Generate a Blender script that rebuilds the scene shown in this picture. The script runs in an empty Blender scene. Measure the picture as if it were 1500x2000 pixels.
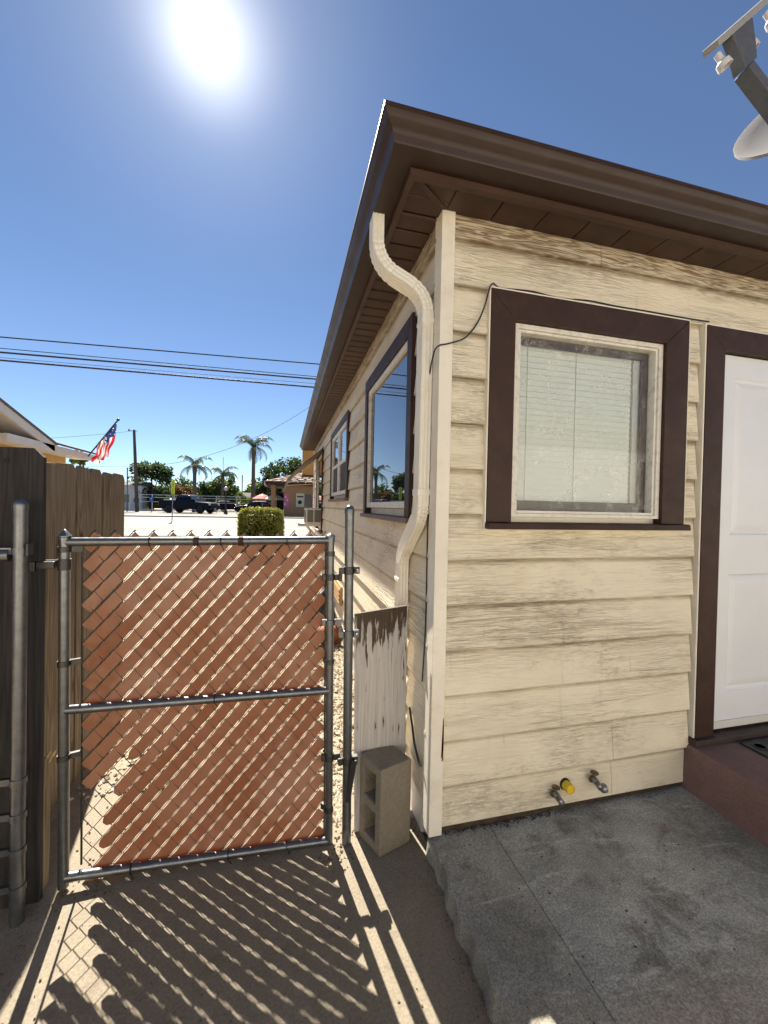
import bpy, math, random
import numpy as np
from mathutils import Vector, Matrix

random.seed(7)
RNG = np.random.default_rng(7)
S = bpy.context.scene
COL = S.collection
PI = math.pi

# ------------------------------------------------------------------ camera
CAM_R = ((0.970106, -0.016606, -0.242114), (-0.241819, 0.017926, -0.970156), (0.020451, 0.999701, 0.013375))
cam = bpy.data.objects.new('camera', bpy.data.cameras.new('camera'))
COL.objects.link(cam)
m4 = Matrix(CAM_R).to_4x4()
m4.translation = Vector((0, 0, 1.45))
cam.matrix_world = m4
cam.data.sensor_fit = 'VERTICAL'
cam.data.sensor_height = 36.0
cam.data.sensor_width = 36.0
cam.data.lens = 775.04 / 2000 * 36.0
cam.data.clip_start = 0.05
cam.data.clip_end = 2000
S.camera = cam

# ------------------------------------------------------------------ world and sun
SUN = Vector((-0.129, 0.677, 0.725)).normalized()
elev = math.asin(SUN.z)
azim = math.atan2(SUN.x, SUN.y)
world = bpy.data.worlds.new('World')
S.world = world
world.use_nodes = True
wn, wl = world.node_tree.nodes, world.node_tree.links
wn.clear()
w_out = wn.new('ShaderNodeOutputWorld')
sky = wn.new('ShaderNodeTexSky')
sky.sky_type = 'NISHITA'
sky.sun_disc = False
sky.sun_elevation = elev
sky.sun_rotation = azim
sky.altitude = 3000
sky.air_density = 1.0
sky.dust_density = 0.0
sky.ozone_density = 2.5
bg = wn.new('ShaderNodeBackground')
bg.inputs['Strength'].default_value = 0.05
wl.new(sky.outputs[0], bg.inputs['Color'])
# the sun itself and its aureole, in the sky where it stands
tc = wn.new('ShaderNodeTexCoord')
dotn = wn.new('ShaderNodeVectorMath'); dotn.operation = 'DOT_PRODUCT'
wl.new(tc.outputs['Generated'], dotn.inputs[0])
dotn.inputs[1].default_value = SUN
def wpow(n, k):
    a = wn.new('ShaderNodeMath'); a.operation = 'MAXIMUM'; a.inputs[1].default_value = 0.0
    wl.new(dotn.outputs['Value'], a.inputs[0])
    p = wn.new('ShaderNodeMath'); p.operation = 'POWER'; p.inputs[1].default_value = n
    wl.new(a.outputs[0], p.inputs[0])
    q = wn.new('ShaderNodeMath'); q.operation = 'MULTIPLY'; q.inputs[1].default_value = k
    wl.new(p.outputs[0], q.inputs[0])
    return q
def wadd(a, b):
    q = wn.new('ShaderNodeMath'); q.operation = 'ADD'
    wl.new(a.outputs[0], q.inputs[0]); wl.new(b.outputs[0], q.inputs[1])
    return q
aur = wadd(wadd(wpow(5000, 1.6), wpow(380, 0.3)), wpow(45, 0.085))
bg2 = wn.new('ShaderNodeBackground')
bg2.inputs['Color'].default_value = (1.0, 0.97, 0.92, 1)
wl.new(aur.outputs[0], bg2.inputs['Strength'])
addw = wn.new('ShaderNodeAddShader')
wl.new(bg.outputs[0], addw.inputs[0]); wl.new(bg2.outputs[0], addw.inputs[1])
wl.new(addw.outputs[0], w_out.inputs['Surface'])

sl = bpy.data.lights.new('sun', 'SUN')
sl.energy = 5.0
sl.angle = math.radians(0.5)
sl.color = (1.0, 0.91, 0.77)
so = bpy.data.objects.new('sun', sl)
COL.objects.link(so)
so.rotation_euler = SUN.to_track_quat('Z', 'Y').to_euler()

S.view_settings.view_transform = 'Standard'
S.view_settings.look = 'None'
S.view_settings.gamma = 1.0
S.view_settings.use_curve_mapping = False
S.view_settings.exposure = 1.55
S.render.engine = 'CYCLES'
S.cycles.use_denoising = True
S.cycles.max_bounces = 8
S.cycles.diffuse_bounces = 5
S.cycles.transparent_max_bounces = 12

# ------------------------------------------------------------------ mesh helpers
class MB:
    def __init__(s): s.v = []; s.f = []; s.m = []
    def add(s, vs, fs, mi=0):
        o = len(s.v)
        s.v += [tuple(p) for p in vs]
        s.f += [tuple(i + o for i in f) for f in fs]
        s.m += [mi] * len(fs)
        return s
    def box(s, x0, x1, y0, y1, z0, z1, mi=0):
        if x0 > x1: x0, x1 = x1, x0
        if y0 > y1: y0, y1 = y1, y0
        if z0 > z1: z0, z1 = z1, z0
        vs = [(x, y, z) for z in (z0, z1) for y in (y0, y1) for x in (x0, x1)]
        return s.add(vs, [(0, 2, 3, 1), (4, 5, 7, 6), (0, 1, 5, 4), (2, 6, 7, 3), (0, 4, 6, 2), (1, 3, 7, 5)], mi)
    def hexa(s, p, mi=0):
        # p: 4 bottom points then 4 top points, in the same winding
        return s.add(p, [(3, 2, 1, 0), (4, 5, 6, 7), (0, 1, 5, 4), (1, 2, 6, 5), (2, 3, 7, 6), (3, 0, 4, 7)], mi)
    def loft(s, rings, cap=True, closed=True, mi=0):
        n = len(rings[0]); o = len(s.v)
        for r in rings: s.v += [tuple(p) for p in r]
        fs = []
        for i in range(len(rings) - 1):
            for j in range(n if closed else n - 1):
                k = (j + 1) % n
                fs.append((o + i * n + j, o + i * n + k, o + (i + 1) * n + k, o + (i + 1) * n + j))
        if cap and closed:
            fs.append(tuple(o + j for j in range(n))[::-1])
            fs.append(tuple(o + (len(rings) - 1) * n + j for j in range(n)))
        s.f += fs; s.m += [mi] * len(fs)
        return s
    def tube(s, pts, r, n=8, mi=0, up=None):
        pts = [Vector(p) for p in pts]
        rings = []
        ref = None
        for i, p in enumerate(pts):
            d = (pts[min(i + 1, len(pts) - 1)] - pts[max(i - 1, 0)])
            d = d.normalized() if d.length > 1e-9 else Vector((0, 0, 1))
            if ref is None:
                ref = Vector(up) if up else (Vector((1, 0, 0)) if abs(d.x) < 0.8 else Vector((0, 1, 0)))
            a = (ref - d * ref.dot(d)).normalized(); b = d.cross(a); ref = a
            rr = r[i] if isinstance(r, (list, tuple)) else r
            rings.append([p + (a * math.cos(2 * PI * k / n) + b * math.sin(2 * PI * k / n)) * rr for k in range(n)])
        return s.loft(rings, mi=mi)
    def lathe(s, prof, c=(0, 0, 0), n=16, axis='z', mi=0):
        rings = []
        for r, h in prof:
            ring = []
            for k in range(n):
                a = 2 * PI * k / n
                x, y = r * math.cos(a), r * math.sin(a)
                q = (x, y, h) if axis == 'z' else ((h, x, y) if axis == 'x' else (y, h, x))
                ring.append((c[0] + q[0], c[1] + q[1], c[2] + q[2]))
            rings.append(ring)
        return s.loft(rings, mi=mi)
    def prism(s, poly, axis, d0, d1, mi=0):
        def P(a, b, d):
            return (a, d, b) if axis == 'y' else ((d, a, b) if axis == 'x' else (a, b, d))
        return s.loft([[P(a, b, d0) for a, b in poly], [P(a, b, d1) for a, b in poly]], mi=mi)
    def mesh(s, name):
        me = bpy.data.meshes.new(name)
        me.from_pydata(s.v, [], s.f)
        return me

def setup(o, me, mats, smooth):
    for m in (mats if isinstance(mats, (list, tuple)) else [mats]):
        me.materials.append(m)
    if smooth:
        me.polygons.foreach_set('use_smooth', [True] * len(me.polygons))
    me.update()

def obj(name, mb, mats, parent=None, local=False, smooth=False, bev=0, label=None, kind=None, fixn=True):
    me = mb.mesh(name)
    if any(mb.m): me.polygons.foreach_set('material_index', mb.m)
    if fixn:
        import bmesh
        b = bmesh.new(); b.from_mesh(me)
        bmesh.ops.recalc_face_normals(b, faces=b.faces)
        b.to_mesh(me); b.free()
    o = bpy.data.objects.new(name, me)
    COL.objects.link(o)
    setup(o, me, mats, smooth)
    if smooth == 'auto':
        me.set_sharp_from_angle(angle=math.radians(35))
    if parent is not None:
        o.parent = parent
        if not local and parent.type == 'EMPTY':
            o.matrix_parent_inverse = Matrix.Translation(-Vector(parent.location))
    if bev:
        md = o.modifiers.new('bevel', 'BEVEL'); md.width = bev; md.segments = 2; md.limit_method = 'ANGLE'
    if label: o['label'] = label
    if kind: o['kind'] = kind
    return o

def thing(name, label, cat, loc=(0, 0, 0), rotz=0, group=None):
    o = bpy.data.objects.new(name, None)
    o.empty_display_size = 0.1
    COL.objects.link(o)
    o.location = loc; o.rotation_euler = (0, 0, rotz)
    o['label'] = label; o['category'] = cat
    if group: o['group'] = group
    return o

def tag(o, label, cat, group=None):
    o['label'] = label; o['category'] = cat
    if group: o['group'] = group
    return o

def struct(name, mb, m, parent=None, **k):
    o = obj(name, mb, m, parent, **k)
    if parent is None: o['kind'] = 'structure'
    return o

def copy_tree(o, parent=None):
    c = o.copy(); COL.objects.link(c); c.parent = parent
    for ch in list(o.children): copy_tree(ch, c)
    return c

# ------------------------------------------------------------------ material helpers
class NT:
    def __init__(s, name):
        s.mat = bpy.data.materials.new(name); s.mat.use_nodes = True
        s.n = s.mat.node_tree.nodes; s.l = s.mat.node_tree.links
        s.b = s.n['Principled BSDF']; s.out = s.n['Material Output']
        s._c = None
    def link(s, a, b):
        s.l.new(a, b)
    def coord(s):
        if s._c is None: s._c = s.n.new('ShaderNodeTexCoord').outputs['Object']
        return s._c
    def mapping(s, scale=(1, 1, 1), loc=(0, 0, 0), rot=(0, 0, 0), src=None):
        m = s.n.new('ShaderNodeMapping')
        m.inputs['Scale'].default_value = scale; m.inputs['Location'].default_value = loc
        m.inputs['Rotation'].default_value = rot
        s.link(src or s.coord(), m.inputs['Vector'])
        return m.outputs[0]
    def noise(s, scale=5, detail=4, rough=0.55, vec=None, dist=0):
        t = s.n.new('ShaderNodeTexNoise')
        t.inputs['Scale'].default_value = scale; t.inputs['Detail'].default_value = detail
        t.inputs['Roughness'].default_value = rough; t.inputs['Distortion'].default_value = dist
        s.link(vec or s.coord(), t.inputs['Vector'])
        return t.outputs['Fac']
    def vor(s, scale=5, vec=None, feature='F1', out='Distance'):
        t = s.n.new('ShaderNodeTexVoronoi'); t.feature = feature
        t.inputs['Scale'].default_value = scale
        s.link(vec or s.coord(), t.inputs['Vector'])
        return t.outputs[out]
    def ramp(s, fac, stops):
        r = s.n.new('ShaderNodeValToRGB')
        e = r.color_ramp.elements
        while len(e) < len(stops): e.new(0.5)
        for i, (p, c) in enumerate(stops):
            e[i].position = p
            e[i].color = (c, c, c, 1) if isinstance(c, (int, float)) else (*c, 1)
        s.link(fac, r.inputs[0])
        return r.outputs['Color']
    def math(s, op, a, b=None, clamp=False):
        q = s.n.new('ShaderNodeMath'); q.operation = op; q.use_clamp = clamp
        for i, x in enumerate((a, b)):
            if x is None: continue
            if isinstance(x, (int, float)): q.inputs[i].default_value = x
            else: s.link(x, q.inputs[i])
        return q.outputs[0]
    def mix(s, fac, a, b, mode='MIX'):
        q = s.n.new('ShaderNodeMix'); q.data_type = 'RGBA'; q.blend_type = mode
        for i, x in ((0, fac), (6, a), (7, b)):
            if isinstance(x, (int, float)): q.inputs[i].default_value = x
            elif isinstance(x, tuple): q.inputs[i].default_value = (*x, 1)
            else: s.link(x, q.inputs[i])
        return q.outputs[2]
    def sep(s, src=None):
        q = s.n.new('ShaderNodeSeparateXYZ'); s.link(src or s.coord(), q.inputs[0]); return q.outputs
    def rnd(s):
        return s.n.new('ShaderNodeObjectInfo').outputs['Random']
    def island(s):
        return s.n.new('ShaderNodeNewGeometry').outputs['Random Per Island']
    def color(s, c):
        if isinstance(c, tuple): s.b.inputs['Base Color'].default_value = (*c, 1)
        else: s.link(c, s.b.inputs['Base Color'])
    def rough(s, r):
        if isinstance(r, (int, float)): s.b.inputs['Roughness'].default_value = r
        else: s.link(r, s.b.inputs['Roughness'])
    def bump(s, h, strength=0.5, dist=0.01):
        q = s.n.new('ShaderNodeBump'); q.inputs['Strength'].default_value = strength
        q.inputs['Distance'].default_value = dist
        s.link(h, q.inputs['Height']); s.link(q.outputs[0], s.b.inputs['Normal'])
    def set(s, **k):
        for n, v in k.items(): s.b.inputs[n.replace('_', ' ')].default_value = v

MATS = {}
def paint(name, c, rough=0.5, var=0.12, scale=6, metal=0.0, bump=0.0, bscale=60, spec=0.5, dirt=None):
    if name in MATS: return MATS[name]
    t = NT(name)
    n = t.noise(scale, 5, 0.6)
    lo = tuple(x * (1 - var) for x in c); hi = tuple(min(1, x * (1 + var)) for x in c)
    col = t.ramp(n, [(0.3, lo), (0.7, hi)])
    if dirt:
        col = t.mix(t.math('MULTIPLY', t.ramp(t.noise(scale * 2.3, 6, 0.7), [(0.5, 0.0), (0.72, 1.0)]), 0.6), col, dirt)
    t.color(col)
    t.rough(t.math('ADD', t.math('MULTIPLY', t.noise(scale * 3, 3), 0.25), rough - 0.12))
    t.set(Metallic=metal, Specular_IOR_Level=spec)
    if bump: t.bump(t.noise(bscale, 5, 0.6), bump, 0.004)
    MATS[name] = t.mat
    return t.mat

LAP0, LAP = 0.106, 0.1882
def siding_mat(name, axis):
    t = NT(name)
    x, y, z = t.sep()
    u = x if axis == 'x' else y
    row = t.math('FLOOR', t.math('DIVIDE', t.math('SUBTRACT', z, LAP0), LAP))
    cb = t.n.new('ShaderNodeCombineXYZ')
    t.link(t.math('ADD', t.math('MULTIPLY', u, 1.9), t.math('MULTIPLY', row, 7.31)), cb.inputs[0])
    t.link(t.math('MULTIPLY', row, 3.7), cb.inputs[1])
    t.link(t.math('MULTIPLY', z, 27.0), cb.inputs[2])
    v = cb.outputs[0]
    n1 = t.noise(1.0, 3.5, 0.55, v, 0.35)
    lines = t.math('PINGPONG', t.math('MULTIPLY', n1, 10.0), 0.5)
    fine = t.noise(1.0, 4, 0.6, t.mapping((6, 6, 190)))
    h = t.math('ADD', t.math('MULTIPLY', lines, 1.0), t.math('MULTIPLY', fine, 0.35))
    amp = t.ramp(t.noise(1.0, 3, 0.5, t.mapping((1.1, 1.1, 4.6), (0.7, 0.2, 2.1))), [(0.38, 0.15), (0.66, 1.0)])
    h = t.math('MULTIPLY', h, amp)
    groove = t.ramp(lines, [(0.04, 1.0), (0.24, 0.0)])
    base = t.ramp(t.noise(2.2, 5, 0.65), [(0.3, (0.72, 0.64, 0.48)), (0.7, (0.82, 0.75, 0.59))])
    base = t.mix(t.math('MULTIPLY', t.math('MULTIPLY', groove, amp), 0.3), base, (0.33, 0.24, 0.14))
    # yellowed and greyed areas of paint
    base = t.mix(t.math('MULTIPLY', t.ramp(t.noise(1.3, 6, 0.7, t.mapping((1, 1, 1.4), (9, 4, 1))), [(0.45, 0.0), (0.7, 1.0)]), 0.35), base, (0.6, 0.54, 0.43))
    # grime that collects in the grain, in patches
    d = t.noise(2.1, 8, 0.74, t.mapping((0.9, 0.9, 2.0), (3.1, 1.7, 0.4)))
    dm = t.ramp(d, [(0.51, 0.0), (0.62, 1.0)])
    sp = t.ramp(t.noise(1.0, 6, 0.72, t.mapping((24, 24, 150))), [(0.42, 0.0), (0.60, 1.0)])
    base = t.mix(t.math('MULTIPLY', t.math('MULTIPLY', dm, sp), 0.5), base, (0.19, 0.15, 0.1))
    # grit along the butt edges with the laps' shade painted in, broken up
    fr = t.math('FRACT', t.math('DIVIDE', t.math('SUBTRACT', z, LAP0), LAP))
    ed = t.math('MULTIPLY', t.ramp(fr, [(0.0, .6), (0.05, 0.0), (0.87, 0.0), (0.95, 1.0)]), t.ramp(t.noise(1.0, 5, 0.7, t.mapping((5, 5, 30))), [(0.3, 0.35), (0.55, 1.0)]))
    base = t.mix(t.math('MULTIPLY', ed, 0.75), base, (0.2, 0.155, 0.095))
    # scuffs and drip marks
    st = t.ramp(t.noise(1.0, 3, 0.6, t.mapping((30, 30, 1.1))), [(0.64, 0.0), (0.74, 1.0)])
    base = t.mix(t.math('MULTIPLY', t.math('MULTIPLY', st, t.ramp(t.noise(3, 3), [(.4, 0.0), (.6, 1.0)])), 0.3), base, (0.18, 0.135, 0.08))
    pk = t.ramp(t.noise(70, 3, 0.6), [(0.70, 0.0), (0.76, 1.0)])
    base = t.mix(t.math('MULTIPLY', t.math('MULTIPLY', pk, dm), 0.8), base, (0.08, 0.06, 0.04))
    # old brown coat showing through on the topmost board
    tm = t.math('MULTIPLY', t.math('SUBTRACT', t.math('ADD', z, t.math('MULTIPLY', t.math('SUBTRACT', t.noise(1.6, 5, 0.65), 0.5), 0.22)), 2.50), 12.0, True)
    base = t.mix(t.math('MULTIPLY', t.math('MULTIPLY', tm, t.ramp(lines, [(0.12, 1.0), (0.4, 0.3)])), 0.9), base, (0.17, 0.1, 0.05))
    t.color(base)
    t.rough(0.62)
    t.bump(h, 0.9, 0.009)
    return t.mat

def wood_mat(name, c0, c1, grey, axis='z', knots=True, sc=1.0):
    t = NT(name)
    cb = t.n.new('ShaderNodeCombineXYZ')
    x, y, z = t.sep()
    r = t.math('MULTIPLY', t.rnd(), 37.0)
    lng = {'x': x, 'y': y, 'z': z}[axis]
    oth = [k for n, k in zip('xyz', (x, y, z)) if n != axis]
    t.link(t.math('MULTIPLY', oth[0], 14.0 * sc), cb.inputs[0])
    t.link(t.math('ADD', t.math('MULTIPLY', oth[1], 14.0 * sc), r), cb.inputs[1])
    t.link(t.math('ADD', t.math('MULTIPLY', lng, 0.9 * sc), r), cb.inputs[2])
    n1 = t.noise(1.0, 2.5, 0.5, cb.outputs[0], 0.3)
    ln = t.math('PINGPONG', t.math('MULTIPLY', n1, 9.0), 0.5)
    fine = t.noise(1.0, 5, 0.65, t.mapping((150 * sc, 150 * sc, 150 * sc) if False else tuple(4 * sc if a == axis else 160 * sc for a in 'xyz')))
    col = t.ramp(ln, [(0.0, c0), (0.5, c1)])
    col = t.mix(t.math('MULTIPLY', t.ramp(fine, [(0.35, 1.0), (0.6, 0.0)]), 0.55), col, tuple(v * 0.45 for v in c0))
    col = t.mix(t.ramp(t.noise(3.0, 4), [(0.4, 0.0), (0.7, 0.7)]), col, grey)
    if knots:
        cb2 = t.n.new('ShaderNodeCombineXYZ')
        t.link(t.math('ADD', t.math('MULTIPLY', oth[0], 6.0), r), cb2.inputs[0])
        t.link(t.math('ADD', t.math('MULTIPLY', oth[1], 6.0), r), cb2.inputs[1])
        t.link(t.math('MULTIPLY', lng, 3.2), cb2.inputs[2])
        k = t.ramp(t.vor(1.0, cb2.outputs[0]), [(0.10, 1.0), (0.17, 0.0)])
        col = t.mix(t.math('MULTIPLY', k, 0.85), col, (0.04, 0.022, 0.012))
    col = t.mix(t.math('MULTIPLY', t.rnd(), 0.35), col, tuple(v * 0.6 for v in c1))
    t.color(col); t.rough(0.85); t.set(Specular_IOR_Level=0.2)
    t.bump(t.math('ADD', ln, t.math('MULTIPLY', fine, 0.8)), 0.5, 0.003)
    return t.mat

def metal_mat(name, c=0.42, tint=(1, 1, 1.04), rough=0.42, rust=0.12):
    t = NT(name)
    n = t.noise(35, 6, 0.7)
    col = t.ramp(n, [(0.3, tuple(c * 0.8 * k for k in tint)), (0.7, tuple(c * 1.2 * k for k in tint))])
    col = t.mix(t.math('MULTIPLY', t.ramp(t.noise(9, 6, 0.75), [(0.55, 0.0), (0.75, 1.0)]), rust * 3), col, (0.16, 0.12, 0.08))
    t.color(col)
    t.rough(t.math('ADD', t.math('MULTIPLY', t.noise(60, 4), 0.3), rough - 0.15))
    t.set(Metallic=0.85)
    t.bump(t.noise(140, 4), 0.12, 0.002)
    return t.mat

def concrete_mat(name, c0, c1, stain, fine=1.0, amt=0.5, bump=0.4, spots=0.0, red=None):
    t = NT(name)
    n1 = t.noise(1.7, 8, 0.68); n2 = t.noise(14 * fine, 6, 0.7); n3 = t.noise(120 * fine, 3, 0.6)
    col = t.ramp(n1, [(0.3, c0), (0.7, c1)])
    col = t.mix(t.math('MULTIPLY', t.ramp(n2, [(0.42, 1.0), (0.62, 0.0)]), amt), col, stain)
    col = t.mix(0.35, col, t.ramp(n3, [(0.3, tuple(v * 0.6 for v in c0)), (0.7, tuple(min(1, v * 1.3) for v in c1))]))
    if red:
        col = t.mix(t.math('MULTIPLY', t.ramp(t.noise(2.3, 6, 0.7, t.mapping((1, 1, 1), (5, 2, 0))), [(0.5, 0.0), (0.66, 1.0)]), 0.5), col, red)
    if spots:
        k = t.ramp(t.noise(6.5, 7, 0.75, t.mapping((1, 1, 1), (2, 8, 0))), [(0.58, 0.0), (0.68, 1.0)])
        col = t.mix(t.math('MULTIPLY', k, spots), col, tuple(v * 0.35 for v in stain))
    t.color(col)
    t.rough(t.math('ADD', t.math('MULTIPLY', n2, 0.3), 0.62))
    t.set(Specular_IOR_Level=0.3)
    t.bump(t.math('ADD', t.math('MULTIPLY', n2, 1.0), t.math('MULTIPLY', n3, 0.5)), bump, 0.006)
    return t.mat

def leaf_mat(name, dark, light, trans=0.35, gloss=0.45):
    t = NT(name)
    col = t.ramp(t.island(), [(0.0, dark), (1.0, light)])
    col = t.mix(t.math('MULTIPLY', t.rnd(), 0.25), col, tuple(v * 1.3 for v in light))
    t.color(col); t.rough(gloss); t.set(Specular_IOR_Level=0.35)
    tr = t.n.new('ShaderNodeBsdfTranslucent')
    t.link(t.mix(0.5, col, tuple(min(1, v * 1.6) for v in light)), tr.inputs['Color'])
    mx = t.n.new('ShaderNodeMixShader'); mx.inputs[0].default_value = trans
    t.link(t.b.outputs[0], mx.inputs[1]); t.link(tr.outputs[0], mx.inputs[2])
    t.link(mx.outputs[0], t.out.inputs['Surface'])
    return t.mat

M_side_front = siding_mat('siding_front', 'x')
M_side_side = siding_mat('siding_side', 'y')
M_brown = paint('brown_trim', (0.04, 0.0185, 0.0122), 0.55, 0.2, 5, bump=0.12, bscale=40, dirt=(0.062, 0.038, 0.028), spec=.3)
M_brown2 = paint('brown_gutter', (0.034, 0.0175, 0.0125), 0.42, 0.12, 3, bump=0.04, spec=.35, dirt=(0.055, 0.04, 0.033))
M_soffit = paint('brown_soffit', (0.055, 0.027, 0.018), 0.6, 0.25, 4, dirt=(0.04, 0.025, 0.018))
M_cream = paint('cream_trim', (0.79, 0.745, 0.64), 0.55, 0.06, 3, bump=0.25, bscale=70, dirt=(0.62, 0.55, 0.42))
M_spout = paint('cream_downspout', (0.79, 0.755, 0.66), 0.36, 0.05, 4, dirt=(0.62, 0.54, 0.4))
M_alu = paint('cream_aluminium', (0.7, 0.67, 0.6), 0.4, 0.08, 12, dirt=(0.3, 0.24, 0.17))
M_white = paint('white_door', (0.72, 0.74, 0.77), 0.35, 0.04, 3, bump=0.05, bscale=90)
M_blind = paint('blind', (0.86, 0.87, 0.84), 0.45, 0.03, 3)
M_dark = paint('dark_void', (0.012, 0.011, 0.01), 0.8)
M_black = paint('black_rubber', (0.012, 0.012, 0.013), 0.5, 0.2)
M_blackmetal = metal_mat('black_metal', 0.08, (1, 1, 1), 0.5, 0.2)
M_galv = metal_mat('galvanised', 0.18, (0.95, 1.0, 1.07), 0.36)
M_wire = metal_mat('fence_wire', 0.07, (1, 0.98, 0.94), 0.5, 0.2)
M_conc = concrete_mat('walk_concrete', (0.2, 0.17, 0.125), (0.28, 0.243, 0.184), (0.14, 0.11, 0.073), 1.0, 0.35, 0.22, 0.35)
def slab_material():
    t = NT('patio_concrete'); x, y, z = t.sep()
    big = t.noise(1.5, 7, 0.66, None, 0.4)
    col = t.ramp(big, [(0.32, (.17, .172, .152)), (0.46, (.30, .302, .272)), (0.56, (.39, .39, .352)), (0.70, (.53, .525, .48))])
    mid = t.noise(6.0, 8, 0.76, None, 0.6)
    col = t.mix(t.ramp(mid, [(0.34, 0.75), (0.50, 0.0)]), col, (.12, .118, .10))
    scr = t.noise(1.0, 6, 0.7, t.mapping((4, 13, 1), rot=(0, 0, .5)), .8)
    col = t.mix(t.ramp(scr, [(0.54, 0.0), (0.68, 0.55)]), col, (.58, .57, .52))
    nb_ = t.noise(3.0, 5, .65)
    front = t.math('MULTIPLY', t.math('ADD', t.math('SUBTRACT', .97, y), t.math('MULTIPLY', t.math('SUBTRACT', nb_, .5), .3)), 7.0, True)
    col = t.mix(t.math('MULTIPLY', front, .5), col, (.40, .33, .245))
    left = t.math('MULTIPLY', t.math('SUBTRACT', .874, x), 400.0, True)
    col = t.mix(t.math('MULTIPLY', left, .35), col, (.20, .19, .158))
    rust = t.ramp(t.noise(4.2, 6, .7, t.mapping((1, 1, 1), (7, 3, 0))), [(.60, 0.0), (.70, 1.0)])
    col = t.mix(t.math('MULTIPLY', rust, .55), col, (.13, .075, .045))
    sp = t.noise(170, 3, .6)
    col = t.mix(.55, col, t.mix(1.0, col, t.ramp(sp, [(.32, .35), (.5, 1.0), (.68, 1.8)]), 'MULTIPLY'))
    pit = t.ramp(t.vor(26), [(.05, 1.0), (.10, 0.0)])
    pitm = t.ramp(t.noise(9, 3), [(.55, 0.0), (.62, 1.0)])
    col = t.mix(t.math('MULTIPLY', t.math('MULTIPLY', pit, pitm), .8), col, (.03, .028, .022))
    t.color(col); t.rough(t.math('ADD', t.math('MULTIPLY', mid, .35), .5)); t.set(Specular_IOR_Level=.25)
    t.bump(t.math('ADD', t.math('ADD', mid, t.math('MULTIPLY', sp, .35)), t.math('MULTIPLY', scr, .6)), .6, .007)
    return t.mat
M_slab = slab_material()
M_block = concrete_mat('block_concrete', (0.2, 0.17, 0.13), (0.33, 0.29, 0.235), (0.13, 0.105, 0.075), 4.0, 0.55, 1.0, 0.5)
M_step = concrete_mat('step_paint', (0.17, 0.10, 0.09), (0.25, 0.16, 0.142), (0.1, 0.06, 0.055), 1.5, 0.4, 0.3)
M_dirt = concrete_mat('yard_dirt', (0.27, 0.22, 0.15), (0.38, 0.32, 0.235), (0.2, 0.15, 0.09), 2.0, 0.5, 0.8, 0.3)
M_pebble = None
M_road = concrete_mat('road_asphalt', (0.145, 0.141, 0.134), (0.195, 0.19, 0.18), (0.12, 0.117, 0.11), 0.4, 0.35, 0.2)
M_lot = concrete_mat('lot_asphalt', (0.115, 0.105, 0.093), (0.17, 0.155, 0.14), (0.085, 0.078, 0.07), 0.3, 0.4, 0.2)
M_walk2 = concrete_mat('pavement_concrete', (0.25, 0.24, 0.22), (0.31, 0.3, 0.275), (0.2, 0.19, 0.17), 0.6, 0.3, 0.2)
M_line = paint('road_white', (0.68, 0.68, 0.66), 0.6, 0.1, 3)
M_fence = wood_mat('fence_wood', (0.10, 0.078, 0.056), (0.32, 0.265, 0.2), (0.18, 0.16, 0.135))
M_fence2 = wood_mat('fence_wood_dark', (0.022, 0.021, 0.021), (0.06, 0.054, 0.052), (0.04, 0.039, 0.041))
M_stub = wood_mat('stub_wood', (0.14, 0.1, 0.065), (0.3, 0.235, 0.165), (0.2, 0.17, 0.135))
M_tan = paint('tan_stucco', (0.48, 0.3, 0.125), 0.85, 0.08, 3, bump=0.3, bscale=50)
M_tan2 = paint('tan_wall', (0.36, 0.2, 0.095), 0.85, 0.1, 2)
M_fascia = paint('white_fascia', (0.62, 0.6, 0.58), 0.55, 0.06, 5)
M_shingle = paint('grey_shingle', (0.11, 0.1, 0.095), 0.9, 0.35, 20, bump=0.5, bscale=30)

def glass_mirror(name, ior=2.0, base=(0.012, 0.014, 0.018)):
    t = NT(name); t.color(base); t.rough(0.015); t.set(IOR=ior)
    return t.mat
M_glass = glass_mirror('side_window_glass', 2.6)
M_carglass = glass_mirror('car_glass', 1.6)

def clear_glass(name, dirt=0.10):
    t = NT(name)
    tr = t.n.new('ShaderNodeBsdfTransparent'); tr.inputs[0].default_value = (0.93, 0.95, 0.94, 1)
    gl = t.n.new('ShaderNodeBsdfGlossy'); gl.inputs['Roughness'].default_value = 0.02
    lw = t.n.new('ShaderNodeLayerWeight'); lw.inputs['Blend'].default_value = 0.5
    m1 = t.n.new('ShaderNodeMixShader')
    t.link(t.math('ADD', t.math('MULTIPLY', t.math('POWER', lw.outputs['Facing'], 4.0), 0.7), 0.018), m1.inputs[0]); t.link(tr.outputs[0], m1.inputs[1]); t.link(gl.outputs[0], m1.inputs[2])
    t.color((0.95, 0.95, 0.92)); t.rough(0.8)
    # scratches and a dusty film
    sc = t.ramp(t.noise(1.0, 3, 0.5, t.mapping((26, 26, 17), rot=(0, 0.6, 0)), 2.6), [(0.47, 0.0), (0.5, 1.0), (0.53, 0.0)])
    ms = t.ramp(t.noise(9.0, 4), [(0.48, 0.0), (0.62, 1.0)])
    film = t.math('ADD', t.math('MULTIPLY', t.noise(3.0, 5), dirt), t.math('MULTIPLY', t.math('MULTIPLY', sc, ms), 0.34), True)
    m2 = t.n.new('ShaderNodeMixShader')
    t.link(film, m2.inputs[0]); t.link(m1.outputs[0], m2.inputs[1]); t.link(t.b.outputs[0], m2.inputs[2])
    t.link(m2.outputs[0], t.out.inputs['Surface'])
    return t.mat
M_clear = clear_glass('front_window_glass', 0.06)

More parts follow.
